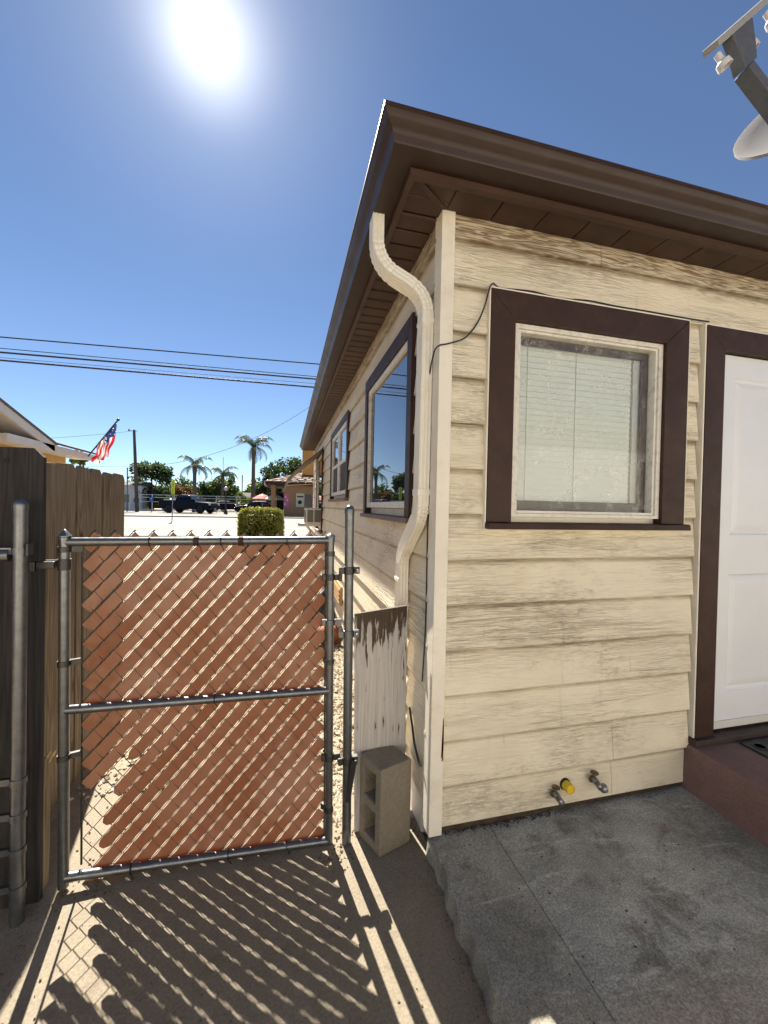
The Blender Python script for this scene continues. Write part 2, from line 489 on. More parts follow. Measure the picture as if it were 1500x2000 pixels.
def slat_material():
    t = NT('gate_slat')
    n = t.noise(45, 5, 0.65); n2 = t.noise(8, 4)
    col = t.ramp(n, [(0.3, (0.19, 0.102, 0.06)), (0.7, (0.33, 0.2, 0.125))])
    col = t.mix(t.ramp(n2, [(0.34, 0.1), (0.6, 0.85)]), col, (0.37, 0.25, 0.175))
    col = t.mix(t.math('MULTIPLY', t.rnd(), 0.75), col, (0.17, 0.09, 0.052))
    col = t.mix(t.ramp(t.noise(3.2, 6, .7, t.mapping((1, 1, 1), (4, 0, 2))), [(.48, 0.0), (.62, .6)]), col, (0.4, 0.3, 0.235))
    t.color(col); t.rough(0.5); t.set(Specular_IOR_Level=0.3)
    t.bump(t.noise(90, 4), 0.2, 0.002)
    tr = t.n.new('ShaderNodeBsdfTranslucent'); tr.inputs[0].default_value = (0.47, 0.2, 0.065, 1)
    mx = t.n.new('ShaderNodeMixShader'); mx.inputs[0].default_value = 0.34
    t.link(t.b.outputs[0], mx.inputs[1]); t.link(tr.outputs[0], mx.inputs[2])
    t.link(mx.outputs[0], t.out.inputs['Surface'])
    return t.mat
M_slat = slat_material()

def zg(y):
    ys = (-60, 7, 14, 17, 34, 38, 900); zs = (0, 0, 0.06, 0.08, 0.28, 0.34, 0.34)
    return float(np.interp(y, ys, zs))

# ------------------------------------------------------------------ setting: ground, walk, road
def sheet(name, x0, x1, ys, m, dz, xs=None):
    b = MB(); xs = xs or (x0, x1); n = len(xs)
    for y in ys:
        for x in xs: b.v.append((x, y, zg(y) + dz))
    for i in range(len(ys) - 1):
        for j in range(n - 1):
            b.f.append((i * n + j, i * n + j + 1, (i + 1) * n + j + 1, (i + 1) * n + j)); b.m.append(0)
    return struct(name, b, m, fixn=False)

sheet('ground', -600, 600, (-300, -10, 0, 7, 14, 17, 34, 38, 60, 900), M_dirt, -0.012, (-600, -60, -5, 5, 60, 600))
# concrete walk through the gate, slightly uneven
b = MB(); nx, ny = 34, 70
for j in range(ny + 1):
    for i in range(nx + 1):
        x = -1.5 + 2.12 * i / nx; y = -6.0 + 8.35 * j / ny
        w = 0.0
        if j == ny: y += 0.06 * math.sin(i * 1.3) + 0.04 * math.sin(i * 3.1)
        b.v.append((x, y, 0.0 + 0.003 * math.sin(x * 7 + y * 3) * math.sin(y * 5)))
for j in range(ny):
    for i in range(nx):
        a = j * (nx + 1) + i
        b.f.append((a, a + 1, a + nx + 2, a + nx + 1)); b.m.append(0)
struct('walkway', b, M_conc, smooth=True, fixn=False)
sheet('yard', -9, 12, (-30, -6.0), M_conc, 0.0)
sheet('near_pavement', -80, 80, (14.2, 16.6), M_walk2, 0.06)
sheet('road', -200, 200, (16.8, 17, 34, 34.6), M_road, 0.0)
for i, (y, w) in enumerate(((19.2, .14), (22.6, .12), (25.4, .12), (25.9, .12), (29.0, .12), (32.2, .14))):
    sheet('road_marking', -90, 90, (y, y + w), M_line, 0.006)
b = MB()
b.box(-200, 200, 16.6, 16.8, zg(16.7) - .05, zg(16.7) + .1)
struct('near_kerb', b, M_walk2)
b = MB(); b.box(-200, 200, 34.6, 34.8, zg(34.7) - .05, zg(34.7) + .09); struct('far_kerb', b, M_walk2)
sheet('far_pavement', -200, 200, (34.8, 37.2), M_walk2, 0.04)
sheet('parking_lot', -60, 40, (37.2, 38, 64), M_lot, 0.012)

# ------------------------------------------------------------------ patio: slabs with open joints
patio = bpy.data.objects.new('patio', None); COL.objects.link(patio); patio['kind'] = 'structure'
def slab(x0, x1, y0, y1, z=0.1, rough_left=False, label=None):
    b = MB(); nx = max(2, int((x1 - x0) / 0.05)); ny = max(2, int((y1 - y0) / 0.025))
    for j in range(ny + 1):
        for i in range(nx + 1):
            x = x0 + (x1 - x0) * i / nx; y = y0 + (y1 - y0) * j / ny
            zz = z + 0.0025 * math.sin(3.1 * x + 1.7 * y) + 0.0015 * math.sin(9 * x - 7 * y)
            if i == 0:
                zz -= 0.010
                if rough_left: x += 0.004 * math.sin(y * 9) + 0.004 * math.sin(y * 23 + 1) + 0.005 * math.sin(y * 61) + random.uniform(-.0025, .0025); zz -= 0.006 + random.uniform(0, .004)
            if i == nx or j == 0 or j == ny: zz -= 0.006
            b.v.append((x, y, zz))
    w = nx + 1
    for j in range(ny):
        for i in range(nx):
            a = j * w + i; b.f.append((a, a + 1, a + w + 1, a + w)); b.m.append(0)
    ring = [i for i in range(nx + 1)] + [j * w + nx for j in range(1, ny + 1)] + [ny * w + i for i in range(nx - 1, -1, -1)] + [j * w for j in range(ny - 1, 0, -1)]
    o = len(b.v)
    for k in ring:
        p = b.v[k]; b.v.append((p[0] - (0.012 if p[0] < x0 + .03 else 0), p[1], -0.03))
    for k in range(len(ring)):
        k2 = (k + 1) % len(ring)
        b.f.append((ring[k2], ring[k], o + k, o + k2)); b.m.append(0)
    return obj('slab', b, M_slab, patio, smooth='auto', fixn=False)
slab(0.605, 0.872, -2.0, 1.56, rough_left=True)
slab(0.877, 4.6, -2.0, 1.56)

# ------------------------------------------------------------------ the house
HX, HY = 0.61, 1.53          # outer planes of side and front siding
H_END = 8.63
WT = 2.665                   # wall top
house = thing('house', 'cream lap-sided house with brown trim, gutter and white back door', 'house', (HX, HY, 0))

def holed_wall(name, axis, p0, p1, u0, u1, z0, z1, holes, m):
    us = sorted({u0, u1, *[h[0] for h in holes], *[h[1] for h in holes]})
    zs = sorted({z0, z1, *[h[2] for h in holes], *[h[3] for h in holes]})
    solid = {}
    for i in range(len(us) - 1):
        for k in range(len(zs) - 1):
            cu, cz = (us[i] + us[i + 1]) / 2, (zs[k] + zs[k + 1]) / 2
            solid[i, k] = not any(h[0] < cu < h[1] and h[2] < cz < h[3] for h in holes)
    b = MB(); idx = {}
    def V(i, k, s):
        key = (i, k, s)
        if key not in idx:
            p = p0 if s == 0 else p1
            idx[key] = len(b.v)
            b.v.append((us[i], p, zs[k]) if axis == 'x' else (p, us[i], zs[k]))
        return idx[key]
    def F(*q): b.f.append(q); b.m.append(0)
    for (i, k), s in solid.items():
        if not s: continue
        F(V(i, k, 0), V(i + 1, k, 0), V(i + 1, k + 1, 0), V(i, k + 1, 0))
        F(V(i, k, 1), V(i, k + 1, 1), V(i + 1, k + 1, 1), V(i + 1, k, 1))
        for di, dk, a, c in ((-1, 0, (i, k), (i, k + 1)), (1, 0, (i + 1, k), (i + 1, k + 1)), (0, -1, (i, k), (i + 1, k)), (0, 1, (i, k + 1), (i + 1, k + 1))):
            if not solid.get((i + di, k + dk), False):
                F(V(*a, 0), V(*c, 0), V(*c, 1), V(*a, 1))
    return obj(name, b, m, house)

FW = (0.925, 1.725, 1.425, 2.245)      # front window opening x0,x1,z0,z1
DR = (2.092, 2.95, 0.345, 2.25)        # door opening
SW = [(1.90, 2.90, 1.44, 2.30), (3.92, 5.25, 1.57, 2.32), (6.62, 7.7, 1.06, 2.33)]
wf = holed_wall('front_wall', 'x', HY + 0.014, HY + 0.12, HX + 0.015, 6.0, 0.13, WT + .02, [FW, DR], M_cream)
ws = holed_wall('side_wall', 'y', HX + 0.014, HX + 0.12, HY + 0.122, H_END, 0.22, WT + .02, SW, M_cream)
b = MB(); b.box(HX + .124, 6, H_END - .1, H_END - .001, .1, WT + .02); b.box(5.9, 5.999, HY + .122, H_END - .102, .1, WT + .02)
obj('back_wall', b, M_cream, house)
b = MB(); b.box(HX + .122, 5.9, HY + .122, H_END - .102, 0.2, 0.32); obj('floor_slab', b, M_dark, house)
b = MB(); b.box(HX + .004, HX + .1, HY + .124, H_END, -.02, 0.25); obj('foundation', b, M_fascia, house)

def lap_pieces(u0, u1, ops, rows, joints=()):
    out = []
    for k in rows:
        a, c = LAP0 + LAP * k, LAP0 + LAP * (k + 1)
        cuts = sorted({u0, u1, *joints.get(k, ())} if isinstance(joints, dict) else {u0, u1})
        hit = [o for o in ops if o[2] < c and o[3] > a]
        xs = sorted({*cuts, *[v for o in hit for v in o[:2] if u0 < v < u1]})
        for i in range(len(xs) - 1):
            p, q = xs[i], xs[i + 1]; mid = (p + q) / 2
            ho = [o for o in hit if o[0] < mid < o[1]]
            spans = [(a, c)]
            for o in ho:
                ns = []
                for s0, s1 in spans:
                    if o[2] > s0 + .004: ns.append((s0, min(s1, o[2])))
                    if o[3] < s1 - .004: ns.append((max(s0, o[3]), s1))
                spans = [s for s in ns if s[1] - s[0] > .01]
            for s0, s1 in spans: out.append((k, p, q, s0, s1))
    return out

def lap_board(axis, k, p, q, s0, s1, par, m, top, cuts=()):
    a = LAP0 + LAP * k
    s1 = min(s1, top)
    if p in cuts: p += .0012
    if q in cuts: q -= .0012
    if s1 - s0 < 0.01: return
    # thickness falls from the butt to the top of the board, with a slightly uneven butt
    def d(z): return 0.019 - 0.017 * (z - a) / LAP
    n = max(2, int((q - p) / 0.22)); rings = []
    jit = random.uniform(-.0015, .0015)
    for i in range(n + 1):
        u = p + (q - p) * i / n
        wob = 0.0012 * math.sin(u * 2.3 + k * 1.9) + 0.0008 * math.sin(u * 7.1 + k) if s0 == a else 0
        zb = s0 + wob + (jit if s0 == a else 0)
        base = 0.013
        pr = [(-d(s0) + .0 , zb + .0025), (-d(s0) + .003, zb), (base, zb), (base, s1), (-d(s1), s1)]
        if axis == 'x': rings.append([(u, HY + dd, z) for dd, z in pr])
        else: rings.append([(HX + dd, u, z) for dd, z in pr])
    b = MB(); b.loft(rings)
    obj('siding_board', b, m, par)

fw_c = (0.812, 1.858, 1.366, 2.366); dr_c = (1.947, 3.08, 0.30, 2.366)
jf = {13: (1.36, 3.6), 0: (1.50,), 1: (1.50,), 3: (3.2,)}
for (k, p, q, s0, s1) in lap_pieces(HX + .042, 6.0, [fw_c, dr_c], range(0, 14), jf):
    if k == 0: s0 = 0.127
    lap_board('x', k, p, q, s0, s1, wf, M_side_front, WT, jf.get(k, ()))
sw_c = [(1.825, 2.97, 1.375, 2.385), (3.845, 5.325, 1.5, 2.385), (6.54, 7.78, 0.98, 2.40)]
js = {1: (4.1,), 2: (3.3, 6.6), 3: (4.9,), 4: (3.4,), 5: (5.8,), 6: (3.45, 6.0), 12: (4.4,)}
for (k, p, q, s0, s1) in lap_pieces(HY + .042, H_END, sw_c, range(0, 14), js):
    if k == 0: s0 = max(s0, 0.18)
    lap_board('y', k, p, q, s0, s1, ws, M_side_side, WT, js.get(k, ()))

# corner post
b = MB()
b.prism([(HX - .017, HY - .022), (HX + .04, HY - .022), (HX + .04, HY + .003), (HX + .008, HY + .003), (HX + .008, HY + .055), (HX - .017, HY + .055)], 'z', 0.098, WT + .004)
ct = obj('corner_trim', b, M_cream, house, bev=.002)
b = MB()  # chip of red paint on its edge
for i, (z, h, w) in enumerate(((.55, .04, .004), (.51, .06, .006), (.47, .05, .008), (.44, .035, .005))):
    b.add([(HX + .036 - w, HY - .0226, z - h), (HX + .0385, HY - .0226, z - h * .8), (HX + .0385, HY - .0226, z + h), (HX + .036 - w * .5, HY - .0226, z + h * .7)], [(0, 1, 2, 3)])
obj('paint_scrape', b, paint('red_scrape', (0.3, 0.05, 0.025), 0.6, 0.3, 60), ct, fixn=False)
b = MB(); b.box(HX + .043, 1.93, HY - .008, HY + .012, 0.092, 0.126); obj('base_strip', b, paint('rotten_wood', (0.05, 0.035, 0.022), 0.9, 0.5, 30, bump=.6), house)

# eaves
EX, EY = 0.41, 1.36          # outer face of fascia
EEND = 8.86
XR = 6.3
def eave_sweep(name, prof, m, parent=house, smooth=False, label=None):
    b = MB()
    rings = [[(EX - o, EEND, z) for o, z in prof], [(EX - o, EY - o, z) for o, z in prof], [(XR, EY - o, z) for o, z in prof]]
    b.loft(rings)
    return obj(name, b, m, parent, smooth=smooth)
gp = [(0.002, 2.745), (0.002, 2.652), (0.08, 2.650), (0.084, 2.656), (0.086, 2.672), (0.095, 2.690), (0.110, 2.700), (0.117, 2.709), (0.121, 2.720), (0.127, 2.724), (0.127, 2.731), (0.112, 2.731), (0.112, 2.715), (0.075, 2.662), (0.006, 2.662), (0.006, 2.745)]
gut = eave_sweep('gutter', gp, M_brown2, smooth='auto')
eave_sweep('fascia', [(0.0, 2.76), (0.0, 2.628), (-.022, 2.626), (-.024, 2.64), (-.024, 2.76)], M_soffit)
# soffit panels across the overhang
sof = MB(); sof.box(EX + .03, HX - .012, HY - .02, EEND, 2.672, 2.68); sof.box(EX + .03, XR, EY + .03, HY - .022, 2.672, 2.68)
sofo = obj('soffit', sof, M_dark, house)
y = HY - .06
while y < EEND - .05:
    b = MB(); w = 0.094
    b.add([(EX + .026, y, 2.652), (HX - .004, y, 2.652), (HX - .004, y + w, 2.652), (EX + .026, y + w, 2.652), (EX + .026, y + .006, 2.646), (HX - .004, y + .006, 2.646), (HX - .004, y + w - .012, 2.646), (EX + .026, y + w - .012, 2.646)],
          [(0, 1, 5, 4), (4, 5, 6, 7), (7, 6, 2, 3), (0, 4, 7, 3), (1, 2, 6, 5), (0, 3, 2, 1)])
    obj('soffit_panel', b, M_soffit, sofo); y += 0.1
x = HX + .0
while x < XR - .2:
    b = MB(); w = 0.194
    b.box(x, x + w, EY + .026, HY - .004, 2.647, 2.656)
    obj('soffit_panel', b, M_soffit, sofo); x += 0.2
b = MB()  # corner piece of the soffit with mitre strip
b.prism([(EX + .026, EY + .026), (HX - .004, EY + .026), (HX - .004, HY - .062), (EX + .026, HY - .062)], 'z', 2.648, 2.656)
obj('soffit_panel', b, M_soffit, sofo)
b = MB(); p, q = Vector((EX + .03, EY + .03, 2.642)), Vector((HX - .02, HY - .03, 2.642)); nn = (q - p).cross(Vector((0, 0, 1))).normalized() * .012
b.hexa([p + nn, p - nn, q - nn, q + nn, *[w + Vector((0, 0, .005)) for w in (p + nn, p - nn, q - nn, q + nn)]])
obj('mitre_strip', b, M_soffit, sofo)
# roof, low hip
b = MB()
a0 = [(EX - .06, EY - .06), (XR + .1, EY - .06), (XR + .1, EEND + .1), (EX - .06, EEND + .1)]
r0, r1 = (3.3, 4.2, 3.62), (3.3, 6.0, 3.62)
vs = [(x, y, 2.765) for x, y in a0] + [r0, r1] + [(x, y, 2.745) for x, y in a0]
b.add(vs, [(0, 1, 4), (1, 2, 5, 4), (2, 3, 5), (3, 0, 4, 5), (0, 6, 7, 1), (1, 7, 8, 2), (2, 8, 9, 3), (3, 9, 6, 0), (9, 8, 7, 6)])
obj('roof', b, M_shingle, house)

# windows and door --------------------------------------------------
def frame(name, axis, p0, p1, o, i, m, parent, bev=.002, mitre=True, bottom=True):
    # o, i: outer and inner rectangles (u0,u1,z0,z1); four mitred members in one frame
    b = MB()
    O = [(o[0], o[2]), (o[1], o[2]), (o[1], o[3]), (o[0], o[3])]
    I = [(i[0], i[2]), (i[1], i[2]), (i[1], i[3]), (i[0], i[3])]
    def P(uv, d): return (uv[0], d, uv[1]) if axis == 'x' else (d, uv[0], uv[1])
    vs = [P(c, d) for d in (p0, p1) for c in O + I]
    fs = []
    for k in range(4):
        j = (k + 1) % 4
        fs += [(k, j, 4 + j, 4 + k), (8 + k, 12 + k, 12 + j, 8 + j), (k, 8 + k, 8 + j, j), (4 + k, 4 + j, 12 + j, 12 + k)]
    b.add(vs, fs)
    return obj(name, b, m, parent, bev=bev)

def casing(axis, sgn_plane, o, i, m, parent, thick):
    # four separate boards with mitred upper corners
    p0, p1 = sgn_plane, sgn_plane + thick
    def P(uv, d): return (uv[0], d, uv[1]) if axis == 'x' else (d, uv[0], uv[1])
    g = .0006
    polys = [[(o[0], o[2]), (i[0], o[2]), (i[0], i[3] - g), (o[0], o[3] - g)],
             [(i[1], o[2]), (o[1], o[2]), (o[1], o[3] - g), (i[1], i[3] - g)],
             [(o[0] + g, o[3]), (i[0] + g, i[3]), (i[1] - g, i[3]), (o[1] - g, o[3])]]
    for poly in polys:
        b = MB(); b.loft([[P(c, p0) for c in poly], [P(c, p1) for c in poly]])
        obj('casing_board', b, m, parent, bev=.0025)

# back window with blind
wnode = MB(); wnode.box(FW[0] + .03, FW[1] - .03, HY + .106, HY + .116, FW[2] - .012, FW[2] - .002)
wnode = MB(); wnode.box(FW[0] + .03, FW[1] - .03, HY + .099, HY + .104, FW[2] + .02, FW[2] + .03)
win = obj('back_window', wnode, M_brown, house, label='back window with white blind behind scratched glass')
casing('x', HY - .034, (0.813, 1.856, 1.395, 2.364), (0.928, 1.722, 1.395, 2.243), M_brown, win, .046)
frame('caulk_bead', 'x', HY - .030, HY + .006, (0.806, 1.863, 1.362, 2.371), (0.8115, 1.8575, 1.375, 2.3655), M_cream, win, bev=0)
b = MB(); b.prism([(HY - .062, 1.366), (HY + .01, 1.366), (HY + .01, 1.396), (HY - .058, 1.393)], 'x', 0.808, 1.868)
obj('window_sill', b, M_brown, win, bev=.004)
frame('aluminium_frame', 'x', HY - .018, HY + .02, (0.929, 1.721, 1.418, 2.242), (0.953, 1.699, 1.434, 2.222), M_alu, win, bev=.002)
frame('aluminium_frame', 'x', HY - .010, HY + .03, (0.9535, 1.6985, 1.4345, 2.2215), (0.968, 1.686, 1.446, 2.210), M_alu, win, bev=.0015)
frame('inner_sash', 'x', HY + .032, HY + .046, (0.93, 1.72, 1.42, 2.242), (0.985, 1.652, 1.49, 2.178), paint('inner_brown', (0.05, 0.022, 0.02), 0.6, 0.25, 14, dirt=(0.16, .13, .11)), win)
b = MB(); b.box(0.966, 1.689, HY + .022, HY + .026, 1.444, 2.213); obj('pane', b, M_clear, win)
b = MB(); b.box(0.96, 1.70, HY + .05, HY + .085, 2.19, 2.235); obj('blind_head_rail', b, M_blind, win)
zb = 1.46
while zb < 2.19:
    b = MB()
    b.hexa([(0.955, HY + .056, zb), (1.617, HY + .056, zb), (1.617, HY + .063, zb + .0295), (0.955, HY + .063, zb + .0295)] + [(0.955, HY + .0575, zb), (1.617, HY + .0575, zb), (1.617, HY + .0645, zb + .0295), (0.955, HY + .0645, zb + .0295)])
    obj('blind_slat', b, M_blind, win); zb += 0.0262
for xx in (1.045, 1.30):
    b = MB(); b.tube([(xx, HY + .054, 1.46), (xx, HY + .054, 2.19)], .0012, 5); obj('blind_cord', b, paint('cord', (.5, .5, .47)), win)
b = MB(); b.box(1.622, 1.68, HY + .05, HY + .095, 1.43, 2.24); obj('jamb', b, M_fascia, win)

# side windows
def side_window(name, o, i, label, two=False):
    nb = MB(); nb.box(HX + .104, HX + .114, i[0] + .02, i[1] - .02, i[2] + .02, i[2] + .03)
    w = obj(name, nb, M_dark, house, label=label)
    casing('y', HX - .034, o, i, M_brown, w, .046)
    b = MB(); b.prism([(HX - .055, o[2] - .026), (HX + .01, o[2] - .026), (HX + .01, o[2] + .004), (HX - .052, o[2])], 'y', o[0] - .02, o[1] + .02)
    obj('window_sill', b, paint('sill_brown', (0.17, 0.1, 0.075), 0.6, 0.15, 6), w, bev=.003)
    if not two:
        frame('aluminium_frame', 'y', HX - .022, HX + .02, (i[0] + .003, i[1] - .003, i[2] + .003, i[3] - .003), (i[0] + .034, i[1] - .034, i[2] + .04, i[3] - .034), M_alu, w)
        b = MB(); b.box(HX - .004, HX + .002, i[0] + .03, i[1] - .03, i[2] + .036, i[3] - .03); obj('pane', b, M_glass, w)
    else:
        mid = (i[0] + i[1]) / 2; zm = i[2] + (i[3] - i[2]) * .5
        for (u0, u1) in ((i[0] + .003, mid - .002), (mid + .002, i[1] - .003)):
            frame('aluminium_frame', 'y', HX - .022, HX + .02, (u0, u1, i[2] + .003, i[3] - .003), (u0 + .05, u1 - .05, i[2] + .045, i[3] - .04), M_alu, w)
            b = MB(); b.box(HX - .004, HX + .002, u0 + .045, u1 - .045, zm, i[3] - .035); obj('pane', b, M_glass, w)
            b = MB(); b.box(HX - .002, HX + .004, u0 + .045, u1 - .045, i[2] + .04, zm - .03); obj('insect_screen', b, paint('screen_mesh', (.045, .042, .04), .8), w)
            b = MB(); b.box(HX - .018, HX + .01, u0 + .0505, u1 - .0505, zm - .03, zm); obj('meeting_rail', b, M_alu, w)
    return w
side_window('side_window', (1.825, 2.97, 1.398, 2.385), (1.90, 2.90, 1.44, 2.30), 'large single-pane side window mirroring sky, wires and palm')
side_window('side_window', (3.845, 5.325, 1.53, 2.385), (3.92, 5.25, 1.57, 2.32), 'two-light side window with dark insect screens, farther along the wall', True)
side_window('side_window', (6.54, 7.78, 1.01, 2.40), (6.62, 7.7, 1.06, 2.33), 'dark window under the awning holding the air conditioner')

# door
dn = MB(); dn.box(DR[0], DR[1], HY + .005, HY + .045, DR[2] + .012, DR[3])
def door_slab():
    # slab front with two sunk, raised-field panels
    b = MB(); yf = HY + .002
    x0, x1, z0, z1 = DR[0] + .003, DR[1] - .003, DR[2] + .014, DR[3] - .003
    P = [(2.197, x1 - .105, 1.342, 2.138), (2.197, x1 - .105, 0.543, 1.141)]
    us = [x0, P[0][0], P[0][1], x1]; zs = [z0, .543, 1.141, 1.342, 2.138, z1]
    for i in range(3):
        for k in range(5):
            if i == 1 and k in (1, 3): continue
            b.add([(us[i], yf, zs[k]), (us[i + 1], yf, zs[k]), (us[i + 1], yf, zs[k + 1]), (us[i], yf, zs[k + 1])], [(0, 1, 2, 3)])
    for (a, c, e, g) in P:
        st = [(0, 0), (.008, .006), (.02, .008), (.034, .004), (.05, .0015)]
        rings = [[(a + d, yf + h, e + d), (c - d, yf + h, e + d), (c - d, yf + h, g - d), (a + d, yf + h, g - d)] for d, h in st]
        b.loft(rings, cap=False)
        r = rings[-1]; b.add(r, [(0, 1, 2, 3)])
    b.add([(x0, yf, z0), (x1, yf, z0), (x1, yf, z1), (x0, yf, z1), (x0, yf + .04, z0), (x1, yf + .04, z0), (x1, yf + .04, z1), (x0, yf + .04, z1)], [(0, 3, 7, 4), (1, 5, 6, 2), (3, 2, 6, 7), (0, 4, 5, 1), (4, 7, 6, 5)])
    import bmesh
    return b
door = obj('door', door_slab(), M_white, house, label='white two-panel door in a brown frame')
casing('x', HY - .03, (1.972, 3.07, 0.315, 2.364), (2.089, 2.953, 0.315, 2.253), M_brown, door, .042)
frame('caulk_bead', 'x', HY - .026, HY + .006, (1.963, 3.08, 0.31, 2.371), (1.9705, 3.0715, 0.312, 2.3655), M_cream, door, bev=0)
b = MB(); b.box(1.945, 3.1, HY - .055, HY + .05, 0.315, 0.3445); obj('threshold', b, paint('threshold_brown', (.04, .022, .018), .6), door, bev=.004)
b = MB(); b.box(DR[0] + .006, DR[1] - .006, HY - .006, HY + .0015, DR[2] + .012, DR[2] + .05); obj('door_sweep', b, M_fascia, door, bev=.002)
for i, zz in enumerate((2.02, 1.316, 0.604)):
    b = MB(); b.lathe([(.006, zz - .045), (.006, zz + .045)], (2.094, HY - .004, 0), 8); b.box(2.094, 2.108, HY - .003, HY + .0015, zz - .045, zz + .045)
    obj('hinge', b, M_galv if i == 0 else paint('brass_hinge', (.35, .25, .13), .35, metal=.8), door)
# doorstep
b = MB()
b.hexa([(1.915, 0.2, 0.09), (3.6, 0.2, 0.09), (3.6, HY - .002, 0.09), (1.915, HY - .002, 0.09), (1.935, 0.2, 0.313), (3.6, 0.2, 0.313), (3.6, HY - .002, 0.313), (1.935, HY - .002, 0.313)])
obj('doorstep', b, M_step, house, bev=.012)

# downspout ---------------------------------------------------------
def spout_path():
    P = [Vector(p) for p in ((.352, 1.635, 2.66), (.352, 1.635, 2.46), (.566, 1.608, 2.345), (.566, 1.62, 1.42), (.566, 1.88, 1.215), (.566, 1.885, 0.14))]
    out = [(P[0], 0)]
    for i in range(1, len(P) - 1):
        a = (P[i - 1] - P[i]).normalized(); c = (P[i + 1] - P[i]).normalized(); r = (0, .10, .09, .05, .05, 0)[i]
        s, e = P[i] + a * r, P[i] + c * r
        for k in range(22):
            t = k / 21
            out.append(((s * (1 - t) ** 2 + P[i] * 2 * t * (1 - t) + e * t * t), 1 if 0 < k < 21 and k % 3 == 0 else 0))
    out.append((P[-1], 0))
    return out
path = spout_path()
W, D = .034, .024
prof = []
def side(ax, ay, bx, by, n):
    for k in range(n):
        t = k / n
        rib = .0022 if k % 2 else 0
        x, y = ax + (bx - ax) * t, ay + (by - ay) * t
        L = math.hypot(bx - ax, by - ay); nx_, ny_ = (by - ay) / L, -(bx - ax) / L
        prof.append((x - nx_ * rib, y - ny_ * rib))
side(-W, -D, W, -D, 8); side(W, -D, W, D, 6); side(W, D, -W, D, 8); side(-W, D, -W, -D, 6)
rings = []; up = Vector((0, 1, 0)); pts = [p for p, _ in path]
for i, (p, el) in enumerate(path):
    d = (pts[min(i + 1, len(pts) - 1)] - pts[max(i - 1, 0)]).normalized()
    a = (up - d * up.dot(d)).normalized(); c = d.cross(a); up = a
    k = 0.93 if el else 1.0
    rings.append([p + a * x * k + c * y * k for x, y in prof])
b = MB(); b.loft(rings)
ds = obj('downspout', b, M_spout, house)
def collar(p, z, h=.02, g=.003):
    b = MB(); b.box(p[0] - D - g, p[0] + D + g, p[1] - W - g, p[1] + W + g, z, z + h); return b
for (yy, z) in ((1.609, 2.225), (1.619, 1.50), (1.885, 1.085), (1.886, .4)):
    obj('strap', collar((.566, yy), z, .018 if z != 1.5 else .03), M_spout, ds, bev=.002)

# far porch beyond the wall end
b = MB(); b.box(.36, 3.0, 9.05, 9.25, 2.12, 2.7); ph = obj('porch_beam', b, M_tan, house)
b = MB(); b.box(.352, 3.0, 9.03, 9.27, 2.085, 2.118); obj('beam_trim', b, M_brown, ph)
b = MB(); b.box(.60, .66, 8.9, 8.96, 0.0, 2.645); obj('porch_post', b, M_fascia, house)
# louvred vent in the side wall
b = MB(); b.box(HX - .03, HX - .0135, 4.12, 4.9, .40, .60)
vt = obj('wall_vent', b, M_tan, house)
for i in range(4):
    b = MB(); b.hexa([(HX - .044, 4.16, .42 + i * .042), (HX - .0305, 4.16, .42 + i * .042), (HX - .0305, 4.86, .42 + i * .042), (HX - .044, 4.86, .42 + i * .042), (HX - .034, 4.16, .448 + i * .042), (HX - .0305, 4.16, .448 + i * .042), (HX - .0305, 4.86, .448 + i * .042), (HX - .034, 4.86, .448 + i * .042)])
    obj('louvre', b, M_tan, vt)

# ------------------------------------------------------------------ building added behind the camera as unseen bounce fill
bounce_bld = thing('bounce_building', 'pale stucco building added out of view to bounce light onto the back wall', 'bounce_building', (1.5, -5, 0))
b = MB(); b.box(-4.5, 7.5, -9, -3.7, 0, 3.0); obj('wall', b, paint('bounce_stucco', (.82, .78, .68), .85, .03, 2, bump=.3, bscale=60), bounce_bld)
b = MB(); b.prism([(-9.3, 3.002), (-3.4, 3.002), (-6.3, 4.1)], 'x', -4.8, 7.8); obj('roof', b, M_shingle, bounce_bld)
b = MB(); b.box(-.6, 1.9, -3.698, -3.66, 0.0, 2.1); gd = obj('bounce_door', b, M_fascia, bounce_bld)
for k in range(4):
    b = MB(); b.box(-.5, 1.8, -3.659, -3.645, .08 + k * .5, .52 + k * .5); obj('panel', b, M_fascia, gd, bev=.01)

# ------------------------------------------------------------------ awning and air conditioner
aw = thing('awning', 'brown curved metal awning over the window at the far end of the wall', 'awning', (HX, 7.1, 2.4))
ap = [(.606, 2.405), (.34, 2.18), (.14, 2.0), (.02, 1.85), (-.04, 1.70)]
ap = [(np.interp(t, range(5), [p[0] for p in ap]), np.interp(t, range(5), [p[1] for p in ap])) for t in np.linspace(0, 4, 13)]
M_awn = [paint('awning_brown', (.1, .06, .045), .4), paint('awning_tan', (.3, .22, .15), .4)]
for i in range(8):
    y0 = 6.52 + i * .165
    lo = i % 2 * .012
    b = MB(); rings = []
    for (x, z) in ap: rings.append([(x, y0, z - lo), (x, y0 + .158, z - lo), (x, y0 + .158, z - lo - .014), (x, y0, z - lo - .014)])
    b.loft(rings); obj('awning_slat', b, M_awn[i % 2], aw)
for yy in (6.56, 7.78):
    b = MB(); b.tube([(.02, yy, 1.82), (.575, yy, 1.86)], .009, 6); obj('awning_arm', b, M_alu, aw)
ac = thing('air_conditioner', 'cream window air conditioner jutting out under the awning', 'air conditioner', (.45, 6.9, 1.12))
b = MB(); b.box(.335, .6, 6.66, 7.2, 1.13, 1.40); acb = obj('casing', b, M_alu, ac, bev=.012)
b = MB(); b.box(.331, .3345, 6.69, 7.17, 1.16, 1.37); obj('grille', b, paint('ac_grille', (.16, .15, .14), .7), ac)
